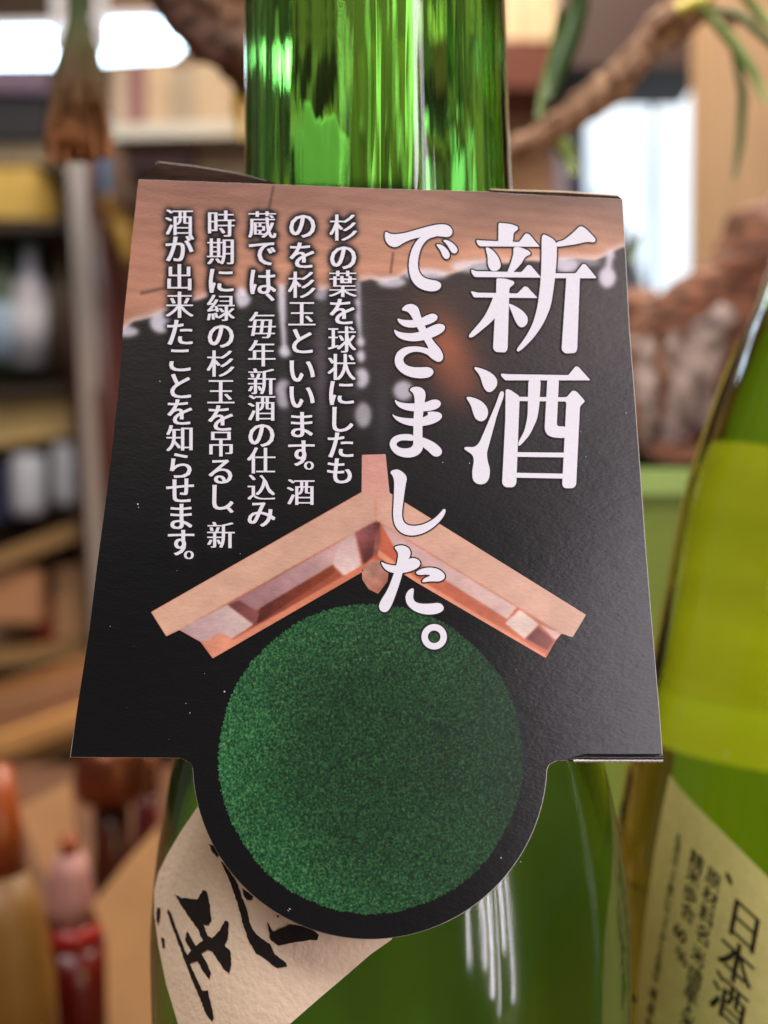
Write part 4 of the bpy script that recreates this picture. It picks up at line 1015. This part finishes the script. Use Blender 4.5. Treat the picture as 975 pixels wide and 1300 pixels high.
# ceiling and lamps
tag(slab('ceiling', [(-600,24),(-600,-300),(420,-300),(420,24)], 3.3, .4, mat('brown_grey_ceiling', (120,104,96), .9)), kind='structure')
m_tube = mat('lit_fluorescent_tube', (240,248,255), .4, emit=9.0, emitc=(205,235,255)); m_fix = mat('white_lamp_housing', (214,214,220), .4)
for k, (q, lb) in enumerate(((([(-60,77),(-60,40),(80,38),(82,76)]), 'lit fluorescent lamp at the upper left corner'), ([(124,72),(122,32),(222,27),(236,46),(216,66)], 'lit fluorescent lamp to the right of the hanging husk'))):
    lp = thing('fluorescent_lamp', lb, 'lamp', P(q[0][0], q[0][1], 2.0), 'lit fluorescent lamps')
    slab('tube', q, 2.0, .03, m_tube, lp)
    xs = [a_ for a_, _ in q]; ymn = min(b_ for _, b_ in q)
    slab('housing', [(min(xs)-4, ymn-2),(min(xs)-4, ymn-12),(max(xs)+4, ymn-14),(max(xs)+4, ymn-4)], 1.99, .08, m_fix, lp)
for x in (72, 128):
    tag(slab('case_door_strip', [(x-6,60),(x-8,-60),(x+4,-60),(x+6,60)], 1.6, .02, m_fix), 'thin white upright strip %s the husk stem' % ('left of' if x < 100 else 'right of'), 'strip', 'white upright strips')

# ------------------------------------------------------------------ right side: window, post, beams
m_day = mat('daylit_pane', (240,246,250), .5, emit=1.35, emitc=(225,240,252))
wn = thing('window', 'bright daylit window behind the driftwood at upper right', 'window', P(820, 400, 3.2))
slab('pane', [(744,470),(744,100),(826,100),(826,470)], 3.2, .01, m_day, wn); slab('pane', [(834,470),(834,100),(912,100),(912,470)], 3.2, .01, m_day, wn)
slab('mullion', [(826.5,470),(826.5,104),(833.5,104),(833.5,470)], 3.18, .03, mat('pale_frame', (196,206,222), .5), wn)
slab('frame', [(722,470),(722,96),(743.5,96),(743.5,470)], 3.17, .05, mat('grey_blue_frame', (120,124,146), .5), wn)
slab('frame', [(722,95.5),(722,76),(912,76),(912,95.5)], 3.16, .08, mat('dark_head_frame', (20,11,8), .6), wn)
tag(slab('white_curtain', [(750,430),(752,240),(800,300),(842,430)], 3.0, .02, mat('pale_curtain_cloth', (214,222,240), .9)), 'pale cloth hanging at the foot of the bright window', 'cloth')
tag(slab('wooden_post', [(903,560),(909,-100),(1200,-100),(1200,560)], 1.8, .15, mat('tan_wood_post', (206,168,130), .6, noise=.25, nscale=4, stretch=(6,6,1))), 'broad tan wooden post at the right edge beside the window', 'post')
tag(slab('side_jamb', [(880,430),(903,300),(903,104),(909,104),(909,430)], 1.9, .1, mat('beige_jamb', (176,146,116), .6)), 'beige jamb strip between the window and the tan post', 'jamb')
tag(slab('ceiling_beam', [(640,84),(640,-200),(900,-200),(900,84)], 2.4, .25, mat('dark_red_brown_beam', (54,30,22), .6, noise=.3, nscale=4)), 'dark red brown beam above the bright window', 'beam')
tag(slab('red_shelf', [(630,110),(630,52),(705,58),(705,112)], 1.9, .15, mat('reddish_shelf', (112,50,30), .6)), 'reddish brown shelf end right of the bottle neck', 'shelf')
for k, (x0, x1) in enumerate(((640,662),(666,688),(691,708))):
    goods('beige_jar', ('first','second','third')[k]+' beige jar counted from the bottle neck on the reddish shelf', 'jar', [(x0,50.5),(x0+2,-20),(x1-1,-20),(x1,51)], 1.92, .06, (226,200,160), group='beige jars on the reddish shelf')
tag(slab('tan_panel', [(600,480),(600,190),(720,190),(720,480)], 2.6, .06, mat('tan_wall_panel', (186,142,108), .8, noise=.3, nscale=5)), 'tan wall panel between the bottle neck and the window', 'panel')
tag(slab('grey_panel', [(706,330),(706,150),(721,150),(721,330)], 2.5, .03, mat('grey_violet_panel', (130,122,140), .7)), 'narrow grey violet panel at the left of the window', 'panel')
